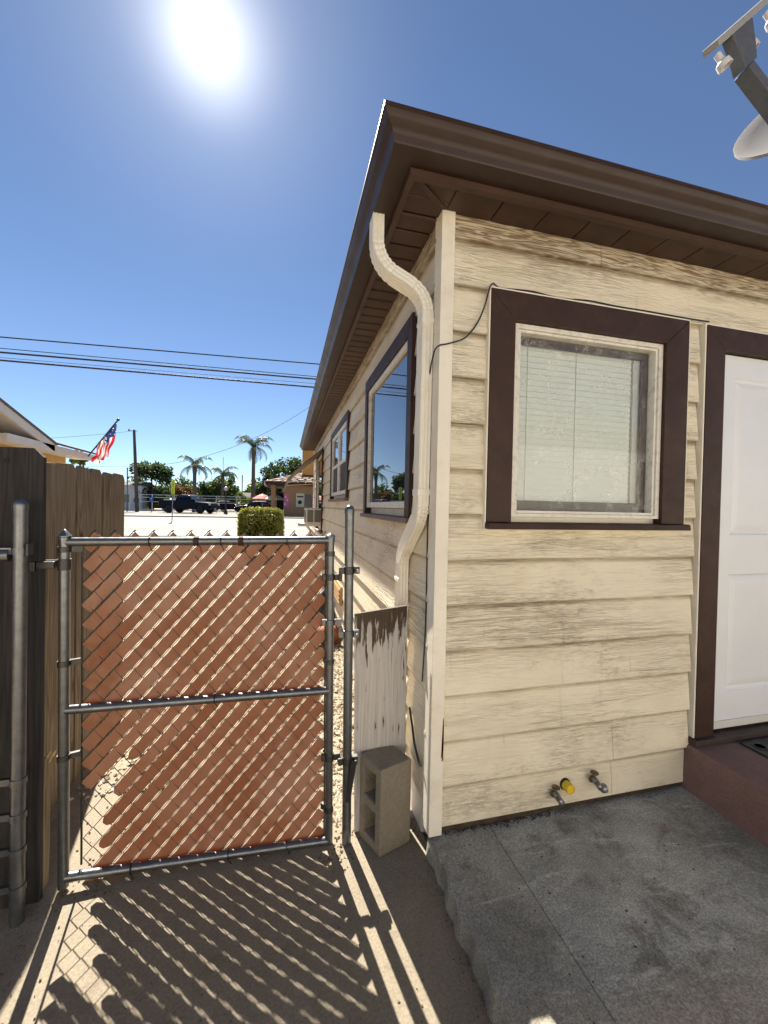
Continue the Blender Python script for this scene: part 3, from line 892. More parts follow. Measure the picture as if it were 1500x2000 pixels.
b = MB(); b.box(.36, .455, 6.655, 6.6585, 1.17, 1.37); obj('side_vent', b, paint('ac_grille'  , (.16, .15, .14), .7), ac)
b = MB(); b.box(.475, .575, 6.655, 6.6585, 1.17, 1.37); obj('side_vent', b, paint('ac_grille', (.16, .15, .14), .7), ac)
b = MB(); b.box(.38, .46, 6.652, 6.6545, 1.135, 1.15); obj('sticker', b, paint('yellow_sticker', (.75, .55, .05), .5), ac)
b = MB(); b.box(.22, .6, 6.70, 7.16, 1.098, 1.128); obj('support_shelf', b, M_fascia, ac)
b = MB(); b.tube([(.36, 6.75, 1.097), (.6, 6.75, .82)], .02, 4); obj('support_brace', b, M_fascia, ac)

# ------------------------------------------------------------------ cables on the house
def cable(name, pts, r, m, label, cat='cable'):
    P = [Vector(p) for p in pts]; out = []
    for i in range(len(P) - 1):
        p0, p1, p2, p3 = P[max(i - 1, 0)], P[i], P[i + 1], P[min(i + 2, len(P) - 1)]
        for k in range(6):
            t = k / 6
            out.append(0.5 * ((2 * p1) + (p2 - p0) * t + (2 * p0 - 5 * p1 + 4 * p2 - p3) * t * t + (3 * p1 - p0 - 3 * p2 + p3) * t ** 3))
    out.append(P[-1])
    b = MB(); b.tube(out, r, 6)
    return tag(obj(name, b, m, smooth=True), label, cat)
cable('cable', [(1.97, HY - .035, 2.374), (1.86, HY - .03, 2.376), (1.6, HY - .02, 2.383), (1.45, HY - .026, 2.378), (1.3, HY - .022, 2.384), (1.15, HY - .018, 2.376), (1.0, HY - .025, 2.38), (.86, HY - .024, 2.372), (.806, HY - .042, 2.37), (.782, HY - .03, 2.28), (.752, HY - .027, 2.21), (.70, HY - .027, 2.145), (.63, HY - .030, 2.113), (.585, HY - .03, 2.098), (.578, HY + .005, 2.075), (.582, HY + .06, 1.98), (.592, HY + .066, 1.7), (.592, HY + .068, 1.3), (.593, HY + .07, .95), (.585, HY + .075, .7)], .0032, M_black, 'thin black cable draped over the back window and round the house corner')
cable('hose', [(.588, 1.78, .50), (.582, 1.72, .455), (.578, 1.67, .40), (.582, 1.625, .35), (.586, 1.60, .335)], .005, M_black, 'short black cable sagging beside the corner above the block', 'cable')

# ------------------------------------------------------------------ faucets and pipe cap
M_brass = paint('dull_brass', (.22, .16, .09), .45, .3, 50, metal=.7)
M_steel = metal_mat('tap_steel', .3)
def faucet(x, z, label, big):
    t = thing('water_faucet', label, 'faucet', (x, HY - .012, z), 0, 'faucets low on the back wall')
    b = MB(); b.lathe([(.0, -.014), (.017, -.014), (.017, -.019), (.008, -.02), (.008, -.055)], (0, 0, 0), 12, 'y'); obj('flange', b, M_brass, t, local=True, smooth='auto')
    b = MB(); b.tube([(0, -.022, .012), (.003, -.034, .0), (.012, -.046, -.014), (.018, -.052, -.024)], [.011, .014, .012, .014], 10); obj('spout', b, M_steel, t, local=True, smooth=True)
    b = MB(); b.tube([(0, -.026, .01), (0, -.03, .03)], .005, 8); obj('stem', b, M_brass, t, local=True)
    b = MB(); b.lathe([(0, .034), (.012, .034), (.018, .037), (.018, .041), (.01, .043), (0, .043)], (0, -.03, -.003), 10); obj('handle', b, M_brass, t, local=True, smooth='auto')
    if big:
        b = MB(); b.lathe([(0, -.002), (.016, 0), (.019, .008), (.018, .022), (.01, .026), (0, .026)], (0, 0, 0), 12, 'x'); o = obj('hose_cap', b, M_steel, t, local=True, smooth='auto'); o.location = (.016, -.054, -.022)
faucet(1.175, .196, 'worn brass faucet left of the yellow cap', False)
faucet(1.376, .232, 'faucet with grey end cap, right of the yellow cap', True)
t = thing('drain_plug', 'yellow plastic cap over a pipe stub low on the back wall', 'pipe cap', (1.247, HY - .012, .215))
b = MB(); b.lathe([(0, .012), (.026, .012), (.026, -.004), (.024, -.006), (0, -.006)], (0, 0, 0), 18, 'y'); obj('hole_ring', b, M_dark, t, local=True)
b = MB(); b.lathe([(0, -.002), (.022, -.002), (.022, -.030), (.02, -.038), (.017, -.040), (.016, -.036), (0, -.036)], (0, 0, 0), 18, 'y'); obj('cap', b, paint('yellow_plastic', (.72, .5, .02), .4, .05), t, local=True, smooth='auto')

# ------------------------------------------------------------------ doormat
b = MB(); b.box(2.2, 2.98, 1.06, 1.46, .3135, .322)
dm = tag(obj('doormat', b, M_black, bev=.003), 'black rubber doormat on the red-brown step', 'doormat')
dm2 = None
for i in range(7):
    for j in range(4):
        b = MB(); cx, cy = 2.26 + i * .11, 1.11 + j * .1
        b.lathe([(.03, .3222), (.034, .3250), (.024, .3250), (.022, .3222)], (cx, cy, 0), 8); obj('relief_ring', b, M_black, dm, smooth='auto')

# ------------------------------------------------------------------ chain-link gate with slats
gate = thing('gate', 'chain-link gate with diagonal red-brown slats in a galvanised pipe frame', 'gate', (-.28, 1.69, 0))
GY = 1.69; R_ = .0165
LT, LB = Vector((-.781, GY, 1.318)), Vector((-.777, GY + .006, .012))
RT, RB = Vector((.189, GY, 1.318)), Vector((.206, GY - .004, .004))
def onL(z): return LB + (LT - LB) * ((z - LB.z) / (LT.z - LB.z))
def onR(z): return RB + (RT - RB) * ((z - RB.z) / (RT.z - RB.z))
def pipe(name, p, q, r, parent, m=M_galv, n=16):
    b = MB(); b.tube([p, q], r, n); return obj(name, b, m, parent, smooth='auto')
pipe('stile', LB, LT, .0175, gate); pipe('stile', RB, RT, .0165, gate)
pipe('rail', onL(1.297), onR(1.303), R_, gate); pipe('rail', onL(.676), onR(.661), R_, gate); pipe('rail', onL(.047), onR(.013), R_, gate)
for p, pk in ((LT, .026), (RT, .016)):
    b = MB(); b.lathe([(.0195, -.022), (.0195, -.004), (.0225, -.002), (.0225, .002), (.015, .010), (.006, pk - .003), (0, pk)], p, 16); obj('cap', b, M_galv, gate, smooth='auto')
FY = GY + .024
XL, HC, VC, ZT = -.7293, .0333, .0755, 1.335
NC = 27
def fab(X, z, dy=0):
    # gate-plane coordinates to world, following the slightly racked frame
    a = (X - XL) / (HC * NC); l = onL(z); r = onR(z)
    x = X + (1 - a) * (l.x - LT.x) + a * (r.x - RT.x)
    zz = z + (-.034 * a) * (1 - max(0, min(1, z / 1.3)))
    return (x, FY + dy + (1 - a) * (l.y - GY) + a * (r.y - GY), zz)
for k in range(NC):
    pts = []
    off0 = 0 if k % 2 else VC / 2
    j = 0; z = ZT - (VC / 2 if k % 2 == 0 else 0)
    col = k; zc = ZT - (VC / 2 if col % 2 == 0 else 0)
    z = zc
    # a wire zigzags between node columns k and k+1
    start = ZT if (k % 2 == 1) else ZT
    zz = ZT; c = k if k % 2 == 1 else k + 1
    while zz > -.012:
        sgn = 1 if c == k else -1
        X = XL + HC * c + sgn * .0012
        pts.append(fab(X, zz, .0012 * sgn))
        zz -= VC / 2; c = k if c == k + 1 else k + 1
    e = pts[-1]; pts.append((e[0] + .008, e[1], e[2] - .012)); 
    s = pts[0]; pts.insert(0, (s[0] + .006, s[1] + .002, s[2] + .006))
    b = MB(); b.tube(pts, .0018, 5); obj('wire', b, M_wire, gate)
SLOPE = (VC / 2) / HC
un = math.hypot(1, SLOPE)
dx, dz = 1 / un, SLOPE / un
STEP = math.hypot(HC, VC / 2)
late = {14: -.572, 15: -.622, 16: -.655, 17: -.668}
for j in range(1, 31):
    z0 = ZT - VC * j
    sr = random.uniform(-.0014, .0014)
    tilt = random.uniform(-.02, .02)
    ph = random.uniform(-.3, .3)
    X0 = XL + .008 + random.uniform(-.003, .004)
    if j in late: X0 = late[j]
    if z0 + SLOPE * (X0 - XL) < -.004: X0 = XL + (-.004 - z0) / SLOPE
    X1 = XL + HC * NC - .006 + random.uniform(-.006, .004)
    zmax = 1.318
    if z0 + SLOPE * (X1 - XL) > zmax: X1 = XL + (zmax - z0) / SLOPE
    if X1 - X0 < .03: continue
    n = max(4, int((X1 - X0) / HC * 5)); rings = []
    for i in range(n + 1):
        X = X0 + (X1 - X0) * i / n
        cell = (X - XL) / HC
        ww = .0211 + .0010 * math.cos(2 * PI * (cell - .5))
        if j in late and i < 2: ww *= (.45 + .3 * i)
        zc = z0 + SLOPE * (X - XL)
        yo = -.0012 * math.cos(PI * (cell - .5))
        yt = .0009 * math.sin(PI * (cell - .5) + j * 1.1 + ph)
        pr = []
        for (s, dy) in ((-1, -.0012), (0, -.0024), (1, -.0012), (1, .0012), (0, .0024), (-1, .0012)):
            px, pz = X - dz * (s * ww + sr), zc + dx * (s * ww + sr)
            pr.append(fab(px, pz, yo + yt * s + dy))
        rings.append(pr)
    b = MB(); b.loft(rings); obj('slat', b, M_slat, gate, smooth='auto')
for Xc, zlo in ((XL - .004, .035), (XL + HC * NC + .002, .0)):
    p, q = fab(Xc, 1.285, 0), fab(Xc, zlo + .03, 0)
    b = MB(); b.tube([p, q], .004, 4); obj('tension_bar', b, M_blackmetal, gate)
def band(p, to, z, r, name='tension_band', parent=gate, m=M_blackmetal, h=.010):
    b = MB(); b.lathe([(r, -h), (r + .003, -h), (r + .003, h), (r, h)], (p.x, p.y, z), 16)
    obj(name, b, m, parent, smooth='auto')
    b = MB(); v = Vector((to[0], to[1], z)); d = (v - Vector((p.x, p.y, z))); d.normalize()
    s = Vector((p.x, p.y, z)) + d * (r + .003); nn = d.cross(Vector((0, 0, 1))) * .006
    b.hexa([s + nn - Vector((0, 0, h)), s - nn - Vector((0, 0, h)), v - nn - Vector((0, 0, h)), v + nn - Vector((0, 0, h)), s + nn + Vector((0, 0, h)), s - nn + Vector((0, 0, h)), v - nn + Vector((0, 0, h)), v + nn + Vector((0, 0, h))])
    obj('band_tongue', b, m, parent)
for z in (1.27, .85, .5): band(onL(z), (XL - .002, FY - .004), z, .0178)
for z in (1.246, .785, .37, .15): band(onR(z), (XL + HC * NC + .004, FY - .004), z, .0168)
# wire ties and frayed tape on the rails
def tie(X, z, r, w, name, m, tail):
    b = MB(); c = Vector((X, GY, z))
    b.lathe([(r, -w), (r + .002, -w), (r + .002, w), (r, w)], c, 14, 'x')
    b.tube([c + Vector((0, -r, -.004)), c + Vector((w * 1.5 + .004, -r - .004, -tail * .5)), c + Vector((w + .012, -r - .002, -tail))], .0018, 5)
    obj(name, b, m, gate)
for X in (-.50, -.245, .01): tie(X, 1.300, R_ + .0005, .0022, 'wire_tie', M_black, .04)
for X in (-.335, -.17): tie(X, 1.300, R_ + .001, .010, 'tape_tie', paint('old_tape', (.03, .012, .008), .7), .045)
for X, z in ((-.26, .668), (-.55, .039), (-.2, .028), (.03, .02)): tie(X, z, R_ + .0005, .002, 'wire_tie', M_black, .025)
# fork latch at the left stile
lz = 1.215
b = MB(); lp = onL(lz)
b.lathe([(.0180, -.02), (.0215, -.02), (.0215, .02), (.0180, .02)], (lp.x, lp.y, lz), 14)
obj('latch_collar', b, M_blackmetal, gate, smooth='auto')
b = MB(); b.box(lp.x - .075, lp.x - .0195, lp.y - .030, lp.y - .016, lz - .012, lz + .014); b.box(lp.x - .075, lp.x - .0195, lp.y + .016, lp.y + .030, lz - .012, lz + .014)
b.box(lp.x - .092, lp.x - .0755, lp.y - .034, lp.y + .034, lz - .02, lz + .016)
obj('latch_fork', b, M_blackmetal, gate, bev=.003)

# ------------------------------------------------------------------ gate post with hinges
gp_ = thing('gate_post', 'tall galvanised hinge post between gate and leaning board', 'post', (.279, 1.67, 0))
PB, PT = Vector((.280, 1.67, -.02)), Vector((.266, 1.67, 1.435))
def onP(z): return PB + (PT - PB) * ((z - PB.z) / (PT.z - PB.z))
pipe('pipe', PB, PT, .0196, gp_)
b = MB(); b.lathe([(.021, -.018), (.0215, .0), (.018, .010), (.010, .017), (0, .019)], PT, 16); obj('cap', b, M_galv, gp_, smooth='auto')
def hinge(z, zg_, m):
    p = onP(z); r = onR(zg_)
    b = MB(); b.lathe([(.0197, -.016), (.0225, -.016), (.0225, .016), (.0197, .016)], (p.x, p.y, z), 16)
    b.box(p.x + .0215, p.x + .045, p.y - .012, p.y + .012, z - .015, z + .016); b.box(p.x - .040, p.x - .0215, p.y - .012, p.y + .006, z - .014, z + .014)
    obj('hinge_strap', b, m, gp_, bev=.002)
    b = MB(); b.lathe([(.0, -.018), (.007, -.018), (.007, .012), (0, .012)], (p.x + .034, p.y - .014, z), 8, 'y'); obj('bolt', b, M_galv, gp_)
    b = MB(); b.tube([(p.x - .036, p.y - .003, z + .012), (p.x - .036, p.y - .003, zg_ - .014)], .0075, 8); obj('hinge_pin', b, m, gp_)
    b = MB(); b.lathe([(.0168, -.013), (.020, -.013), (.020, .013), (.0168, .013)], (r.x, r.y, zg_), 16)
    b.box(r.x + .0195, p.x - .028, r.y - .010, r.y + .008, zg_ - .013, zg_ + .013); b.box(r.x - .034, r.x - .0185, r.y - .01, r.y + .01, zg_ - .013, zg_ + .013)
    obj('hinge_strap', b, m, gate, bev=.002)
hinge(1.177, 1.146, M_blackmetal)
hinge(.905, .953, M_galv)
hinge(.362, .375, M_blackmetal)
b = MB(); p = onP(.3)
b.hexa([(p.x - .012, p.y - .028, .20), (p.x + .010, p.y - .028, .195), (p.x + .010, p.y - .024, .195), (p.x - .012, p.y - .024, .20), (p.x + .012, p.y - .034, .375), (p.x + .036, p.y - .034, .372), (p.x + .036, p.y - .030, .372), (p.x + .012, p.y - .030, .375)])
tag(obj('strap', b, M_black), 'black strap hanging from the lowest hinge on the gate post', 'strap')

# ------------------------------------------------------------------ fence post on the left
fp = thing('fence_post', 'dull galvanised terminal post in front of the dark boards', 'post', (-.868, 1.6, 0))
pipe('pipe', Vector((-.868, 1.6, -.02)), Vector((-.868, 1.6, 1.43)), .0202, fp)
b = MB(); b.lathe([(.0215, -.018), (.022, -.004), (.022, .004), (.018, .014), (.010, .021), (0, .023)], (-.868, 1.6, 1.43), 16); obj('cap', b, M_galv, fp, smooth='auto')
for z in (1.275, .49, .37, .25, .12):
    b = MB(); b.lathe([(.0204, -.011), (.0235, -.011), (.0235, .011), (.0204, .011)], (-.868, 1.6, z), 14); obj('tension_band', b, M_galv, fp, smooth='auto')
    b = MB(); b.box(-.925, -.8895, 1.592, 1.606, z - .011, z + .011); obj('band_tongue', b, M_galv, fp)
b = MB(); b.tube([(-.90, 1.6, 1.262), (-2.2, 1.6, 1.262)], .0165, 12); obj('rail', b, M_galv, fp)
b = MB(); b.lathe([(.02, 0), (.021, .012), (.021, .07), (.018, .07)], (-.965, 1.6, 1.262), 12, 'x'); obj('rail_cup', b, M_galv, fp, smooth='auto')
b = MB(); b.box(-.8445, -.838, 1.585, 1.615, 1.26, 1.30); obj('plate', b, M_blackmetal, fp)

# ------------------------------------------------------------------ timber fence
fence = thing('timber_fence', 'weathered dog-eared board fence behind the gate on the left', 'fence', (-1.04, 2.5, 0))
def fboard(u0, u1, top, axis, p0, p1, m, parent, ear=.022, ears=(1, 1), wob=.0):
    e0, e1 = ear * ears[0], ear * ears[1]
    poly = [(u0, -.02), (u1, -.02), (u1, top - e1 * 1.1), (u1 - e1 - .0001, top), (u0 + e0 + .0001, top - wob), (u0, top - e0 * 1.1 - wob)]
    b = MB(); b.prism(poly, axis, p0, p1); return obj('board', b, m, parent, bev=.0015)
FX = -1.037
bd = [(1.56, 1.695, 1.618), (1.70, 1.86, 1.622), (1.865, 2.055, 1.615), (2.064, 2.160, 1.620), (2.176, 2.355, 1.634), (2.364, 2.502, 1.622), (2.52, 2.662, 1.630), (2.672, 2.816, 1.618), (2.826, 2.995, 1.624)]
for i, (a, c, t_) in enumerate(bd):
    j = random.uniform(-.007, .007)
    fboard(a, c, t_, 'x', FX - .018 + j, FX + j, M_fence, fence, .026, wob=random.uniform(-.010, .010))
for z in (.3, .9, 1.42):
    b = MB(); b.box(FX - .058, FX - .024, 1.56, 2.99, z, z + .085); obj('fence_rail', b, M_fence, fence)
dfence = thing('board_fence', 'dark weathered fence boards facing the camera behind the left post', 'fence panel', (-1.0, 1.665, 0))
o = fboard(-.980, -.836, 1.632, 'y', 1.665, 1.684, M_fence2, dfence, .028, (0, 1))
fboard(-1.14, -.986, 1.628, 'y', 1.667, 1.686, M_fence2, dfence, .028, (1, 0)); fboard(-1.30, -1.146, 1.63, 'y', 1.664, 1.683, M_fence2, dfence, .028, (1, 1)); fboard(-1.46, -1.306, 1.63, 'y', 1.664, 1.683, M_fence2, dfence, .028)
b = MB(); b.lathe([(0, 0), (.009, 0), (.009, .003), (0, .003)], (-.945, 1.661, 1.585), 14, 'y'); obj('bolt_hole', b, M_dark, dfence)
# broken stub post carrying the latch
st = thing('stub_post', 'split grey timber post at the latch side of the gate', 'post', (-.88, 1.72, 0))
b = MB()
secs = []
for z in (.455, .60, .80, 1.0, 1.15, 1.255):
    w = .0015 * math.sin(z * 17)
    secs.append([(-.922 + w, 1.692, z), (-.872 + w, 1.690, z), (-.868 + w, 1.732, z), (-.922, 1.734, z)])
secs[0] = [(-.922, 1.692, .46), (-.872, 1.690, .49), (-.868, 1.732, .45), (-.922, 1.734, .44)]
secs[-1] = [(-.922, 1.692, 1.262), (-.872, 1.690, 1.268), (-.868, 1.732, 1.258), (-.922, 1.734, 1.255)]
b.loft(secs); obj('upper_post', b, M_stub, st, bev=.002)
b = MB(); secs = []
for z, s in ((-.02, 0), (.2, .003), (.38, .0), (.47, .004)):
    secs.append([(-.908, 1.700, z), (-.850 + s, 1.698, z + (.03 if z > .4 else 0)), (-.846 + s, 1.742, z), (-.908, 1.744, z - .02 if z > .4 else z)])
b.loft(secs); obj('lower_post', b, M_stub, st)
b = MB()
for i in range(5):
    a = Vector((-.862 + .004 * i, 1.704 + .008 * i, .455 + .01 * (i % 3)))
    b.add([a, a + Vector((.014, .003, .016)), a + Vector((.022, .008, .04 + .008 * (i % 2))), a + Vector((.003, .010, .026))], [(0, 1, 2), (0, 2, 3), (0, 3, 1), (1, 3, 2)])
obj('splinter', b, paint('fresh_wood', (.55, .42, .25), .7), st)

# ------------------------------------------------------------------ leaning board and block
def peel_mat():
    t = NT('peeling_white')
    n = t.noise(1.0, 5, 0.65, t.mapping((70, 70, 5)), .4)
    x, y, z = t.sep()
    bias = t.math('MULTIPLY', t.math('SUBTRACT', z, .72), 1.1)
    topm = t.math('MULTIPLY', t.math('MAXIMUM', bias, 0.0), 1.0)
    patch = t.math('MULTIPLY', t.ramp(t.noise(5, 4), [(0.5, 0.0), (0.75, 1.0)]), .1)
    pm = t.ramp(t.math('ADD', t.math('ADD', n, topm), patch), [(0.66, 0.0), (0.70, 1.0)])
    grain = t.noise(1.0, 4, .6, t.mapping((170, 170, 3)))
    wht = t.ramp(grain, [(0.3, (.36, .33, .31)), (0.6, (.52, .495, .48))])
    wd = t.ramp(grain, [(0.3, (.03, .017, .010)), (0.7, (.085, .05, .03))])
    t.color(t.mix(pm, wht, wd)); t.rough(.7)
    t.bump(t.math('ADD', t.math('MULTIPLY', pm, -1.0), t.math('MULTIPLY', grain, .5)), .5, .003)
    return t.mat
b = MB()
b.hexa([(.322, 1.712, 0.004), (.556, 1.718, 0.004), (.556, 1.734, 0.004), (.322, 1.728, 0.004), (.308, 1.728, .972), (.552, 1.734, .998), (.552, 1.750, .998), (.308, 1.744, .972)])
tag(obj('leaning_board', b, peel_mat(), bev=.002), 'tall peeling white board leaning beside the gate post', 'board')
# hollow block stood on end
F = Vector((.401, 1.562, 0.004)); rv = Vector((.148, .050, 0)); lv = Vector((-.062, .135, 0))
hz = .362
blk = MB()
def bp(l, z, r): return F + lv * l + rv * r + Vector((0, 0, z))
ls = [0, .26, .80, 1]; zs_ = [0, .040, .160, .202, .322, hz]
solid = lambda i, k: not (i == 1 and k in (1, 3))
idx = {}
def bv(i, k, s):
    if (i, k, s) not in idx:
        idx[i, k, s] = len(blk.v); blk.v.append(tuple(bp(ls[i], zs_[k], s)))
    return idx[i, k, s]
for i in range(3):
    for k in range(5):
        if not solid(i, k): continue
        blk.f.append((bv(i, k, 0), bv(i + 1, k, 0), bv(i + 1, k + 1, 0), bv(i, k + 1, 0))); blk.m.append(0)
        blk.f.append((bv(i, k, 1), bv(i, k + 1, 1), bv(i + 1, k + 1, 1), bv(i + 1, k, 1))); blk.m.append(0)
        for di, dk, a, c in ((-1, 0, (i, k), (i, k + 1)), (1, 0, (i + 1, k), (i + 1, k + 1)), (0, -1, (i, k), (i + 1, k)), (0, 1, (i, k + 1), (i + 1, k + 1))):
            ii, kk = i + di, k + dk
            if not (0 <= ii < 3 and 0 <= kk < 5) or not solid(ii, kk):
                blk.f.append((bv(*a, 0), bv(*c, 0), bv(*c, 1), bv(*a, 1))); blk.m.append(0)
tag(obj('concrete_block', blk, M_block, bev=.006), 'hollow concrete block stood on end against the leaning board', 'concrete block')

# ------------------------------------------------------------------ gravel, litter, pots beyond the gate
def pebble_mat():
    t = NT('pebbles'); r = t.island()
    t.color(t.ramp(r, [(0.0, (.2, .15, .1)), (.3, (.42, .36, .27)), (.7, (.55, .49, .39)), (1.0, (.64, .6, .52))])); t.rough(.8)
    return t.mat
def scatter_stones(name, n, fx, size, m, label, cat, z0=None):
    oct_v = np.array([(1, 0, 0), (-1, 0, 0), (0, 1, 0), (0, -1, 0), (0, 0, 1), (0, 0, -1)], float)
    oct_f = np.array([(0, 2, 4), (2, 1, 4), (1, 3, 4), (3, 0, 4), (2, 0, 5), (1, 2, 5), (3, 1, 5), (0, 3, 5)])
    V, Fc = [], []
    for i in range(n):
        x, y = fx()
        s = size * RNG.uniform(.5, 1.5)
        a = RNG.uniform(0, 6.28); c, sn = math.cos(a), math.sin(a)
        q = oct_v * (s * RNG.uniform(.7, 1.3, (1, 3))) * np.array([1, 1, .65]) * RNG.uniform(.75, 1.2, (6, 1))
        q = np.stack([q[:, 0] * c - q[:, 1] * sn, q[:, 0] * sn + q[:, 1] * c, q[:, 2]], 1) + (x, y, (zg(y) if z0 is None else z0) + s * .25)
        V.append(q); Fc.append(oct_f + 6 * i)
    me = bpy.data.meshes.new(name); me.from_pydata(np.concatenate(V).tolist(), [], np.concatenate(Fc).tolist())
    me.materials.append(m); o = bpy.data.objects.new(name, me); COL.objects.link(o)
    o['kind'] = 'stuff'; o['label'] = label; o['category'] = cat
    return o
PEB = pebble_mat()
def gx():
    if RNG.random() < .55:
        y = 1.80 + RNG.random() ** 1.6 * 6; return (RNG.uniform(.17, .6) if y > 1.95 else RNG.uniform(.2, .32)), y
    y = 2.2 + RNG.random() ** 1.5 * 8; return RNG.uniform(-1.0, .55), y
scatter_stones('gravel', 9000, gx, .0105, PEB, 'pale pebble gravel along the side of the house', 'gravel')
def lx():
    c = [(.24, 1.64, .04), (.27, 1.72, .04), (-.70, 1.72, .05), (-.6, 1.95, .12), (.58, 1.70, .03)][RNG.integers(5)]
    return c[0] + RNG.normal() * c[2], c[1] + RNG.normal() * c[2]
scatter_stones('debris', 300, lx, .005, paint('leaf_litter', (.1, .065, .035), .9, .5, 80), 'small dry leaf litter and grit round the post feet', 'debris')

def gx2():
    a = RNG.random()
    if a < .5: return RNG.uniform(-.85, .6), RNG.uniform(.7, 1.68)
    if a < .75: return -.84 + abs(RNG.normal()) * .05, RNG.uniform(.9, 1.7)
    return .60 - abs(RNG.normal()) * .02, RNG.uniform(.8, 1.55)
scatter_stones('grit', 500, gx2, .0028, paint('walk_grit', (.12, .09, .06), .9, .5, 80), 'fine grit strewn over the concrete walk before the gate', 'grit', .001)
def wx():
    if RNG.random() < .8: return RNG.uniform(.66, 1.93), HY - .012 - abs(RNG.normal()) * .012
    if RNG.random() < .5: return 1.92 - abs(RNG.normal()) * .012, RNG.uniform(.6, 1.5)
    return RNG.uniform(.65, 1.9), RNG.uniform(.75, 1.5)
scatter_stones('grit', 700, wx, .0035, paint('wall_grit', (.07, .05, .032), .9, .5, 80), 'dark grit and flakes along the foot of the back wall', 'grit', .099)
pot = thing('flower_pot', 'terracotta pot lying by the wall beyond the gate', 'flower pot', (.42, 4.15, .1))
b = MB(); b.lathe([(0, -.15), (.075, -.15), (.105, .10), (.122, .10), (.122, .16), (.108, .16), (.095, .11), (.065, -.12), (0, -.12)], (0, 0, 0), 18, 'x')
obj('pot', b, paint('terracotta', (.3, .11, .055), .8, .15, 12), pot, local=True, smooth='auto'); pot.rotation_euler = (0, .1, .5)
b = MB(); rings = []
for i in range(9):
    t = i / 8; rr = .13 * (math.sin(PI * min(1, t * .8 + .2)) ** .6) * (1 - .25 * t)
    rings.append([(.50 + rr * math.cos(2 * PI * k / 14) * (1 + .12 * math.sin(k * 2.3 + i)), 4.9 + rr * math.sin(2 * PI * k / 14) * (1 + .1 * math.cos(k * 3.1 + i * 2)), .005 + .42 * t) for k in range(14)])
b.loft(rings); tag(obj('rubbish_bag', b, paint('black_plastic', (.014, .014, .015), .35, .2, 20, bump=.8, bscale=18), smooth=True), 'crumpled black plastic bag by the wall beyond the gate', 'bag')

# ------------------------------------------------------------------ satellite dish
dish = thing('satellite_dish', 'grey satellite dish with its feed arm over the roof edge', 'satellite dish', (2.35, 1.3, 2.78))
dc, dn_, dr = Vector((2.318, 1.183, 3.328)), Vector((-.7636, -.2673, .5878)).normalized(), .393
da = dn_.cross(Vector((0, 0, 1))).normalized(); db = dn_.cross(da)
b = MB(); prof = []
for i in range(9):
    r = dr * i / 8; prof.append((max(r, .001), -.075 * (1 - (i / 8) ** 2)))
prof += [(dr + .006, .0), (dr + .006, -.014), (dr * .97, -.016)] + [(max(dr * i / 8, .001), -.075 * (1 - (i / 8) ** 2) - .012) for i in range(7, -1, -1)]
b.loft([[dc + da * r * math.cos(2 * PI * k / 40) + db * r * math.sin(2 * PI * k / 40) + dn_ * h for k in range(40)] for r, h in prof])
M_dish = paint('dish_grey', (.3, .285, .265), .5, .06, 40)
M_arm = paint('dish_arm_grey', (.09, .095, .105), .5, .12, 30, dirt=(.16, .14, .12))
obj('reflector', b, M_dish, dish, smooth='auto')
def bar(p, q, w, h, up):
    p, q = Vector(p), Vector(q); d = (q - p).normalized(); u = Vector(up); u = (u - d * u.dot(d)).normalized(); s = d.cross(u)
    b = MB(); c = [(-w, -h), (w, -h), (w, h), (-w, h)]
    b.hexa([p + s * a + u * e for a, e in c] + [q + s * a + u * e for a, e in c]); return b
obj('arm', bar((1.79, 1.25, 3.262), (2.12, 1.22, 2.97), .020, .030, (0, -1, 0)), M_arm, dish, bev=.004)
b = MB()   # flared bracket between arm and feed bar
b.loft([[(1.765, 1.225, 3.243), (1.825, 1.225, 3.300), (1.825, 1.275, 3.300), (1.765, 1.275, 3.243)],
        [(1.732, 1.228, 3.305), (1.818, 1.228, 3.372), (1.818, 1.272, 3.372), (1.732, 1.272, 3.305)],
        [(1.690, 1.230, 3.365), (1.800, 1.230, 3.462), (1.800, 1.270, 3.462), (1.690, 1.270, 3.365)]])
obj('feed_bracket', b, M_arm, dish, bev=.004)
obj('feed_bar', bar((1.612, 1.25, 3.297), (2.0, 1.25, 3.68), .03, .012, (-.7, -.2, .7)), M_dish, dish, bev=.004)
for (p) in ((1.645, 1.25, 3.285), (1.80, 1.26, 3.41), (1.90, 1.25, 3.53)):
    p = Vector(p); ax = Vector((.55, -.15, -.8)).normalized(); a = ax.cross(Vector((0, 1, 0))).normalized(); c = ax.cross(a)
    b = MB(); b.loft([[p + ax * h + (a * math.cos(2 * PI * k / 14) + c * math.sin(2 * PI * k / 14)) * r for k in range(14)] for r, h in ((.012, 0), (.012, .03), (.024, .04), (.026, .062), (.022, .062), (.019, .045), (.002, .045))])
    obj('feed_horn', b, M_fascia, dish, smooth='auto')
obj('mast', bar((2.5, 1.3, 2.76), (2.45, 1.26, 3.28), .02, .02, (0, 1, 0)), M_arm, dish)

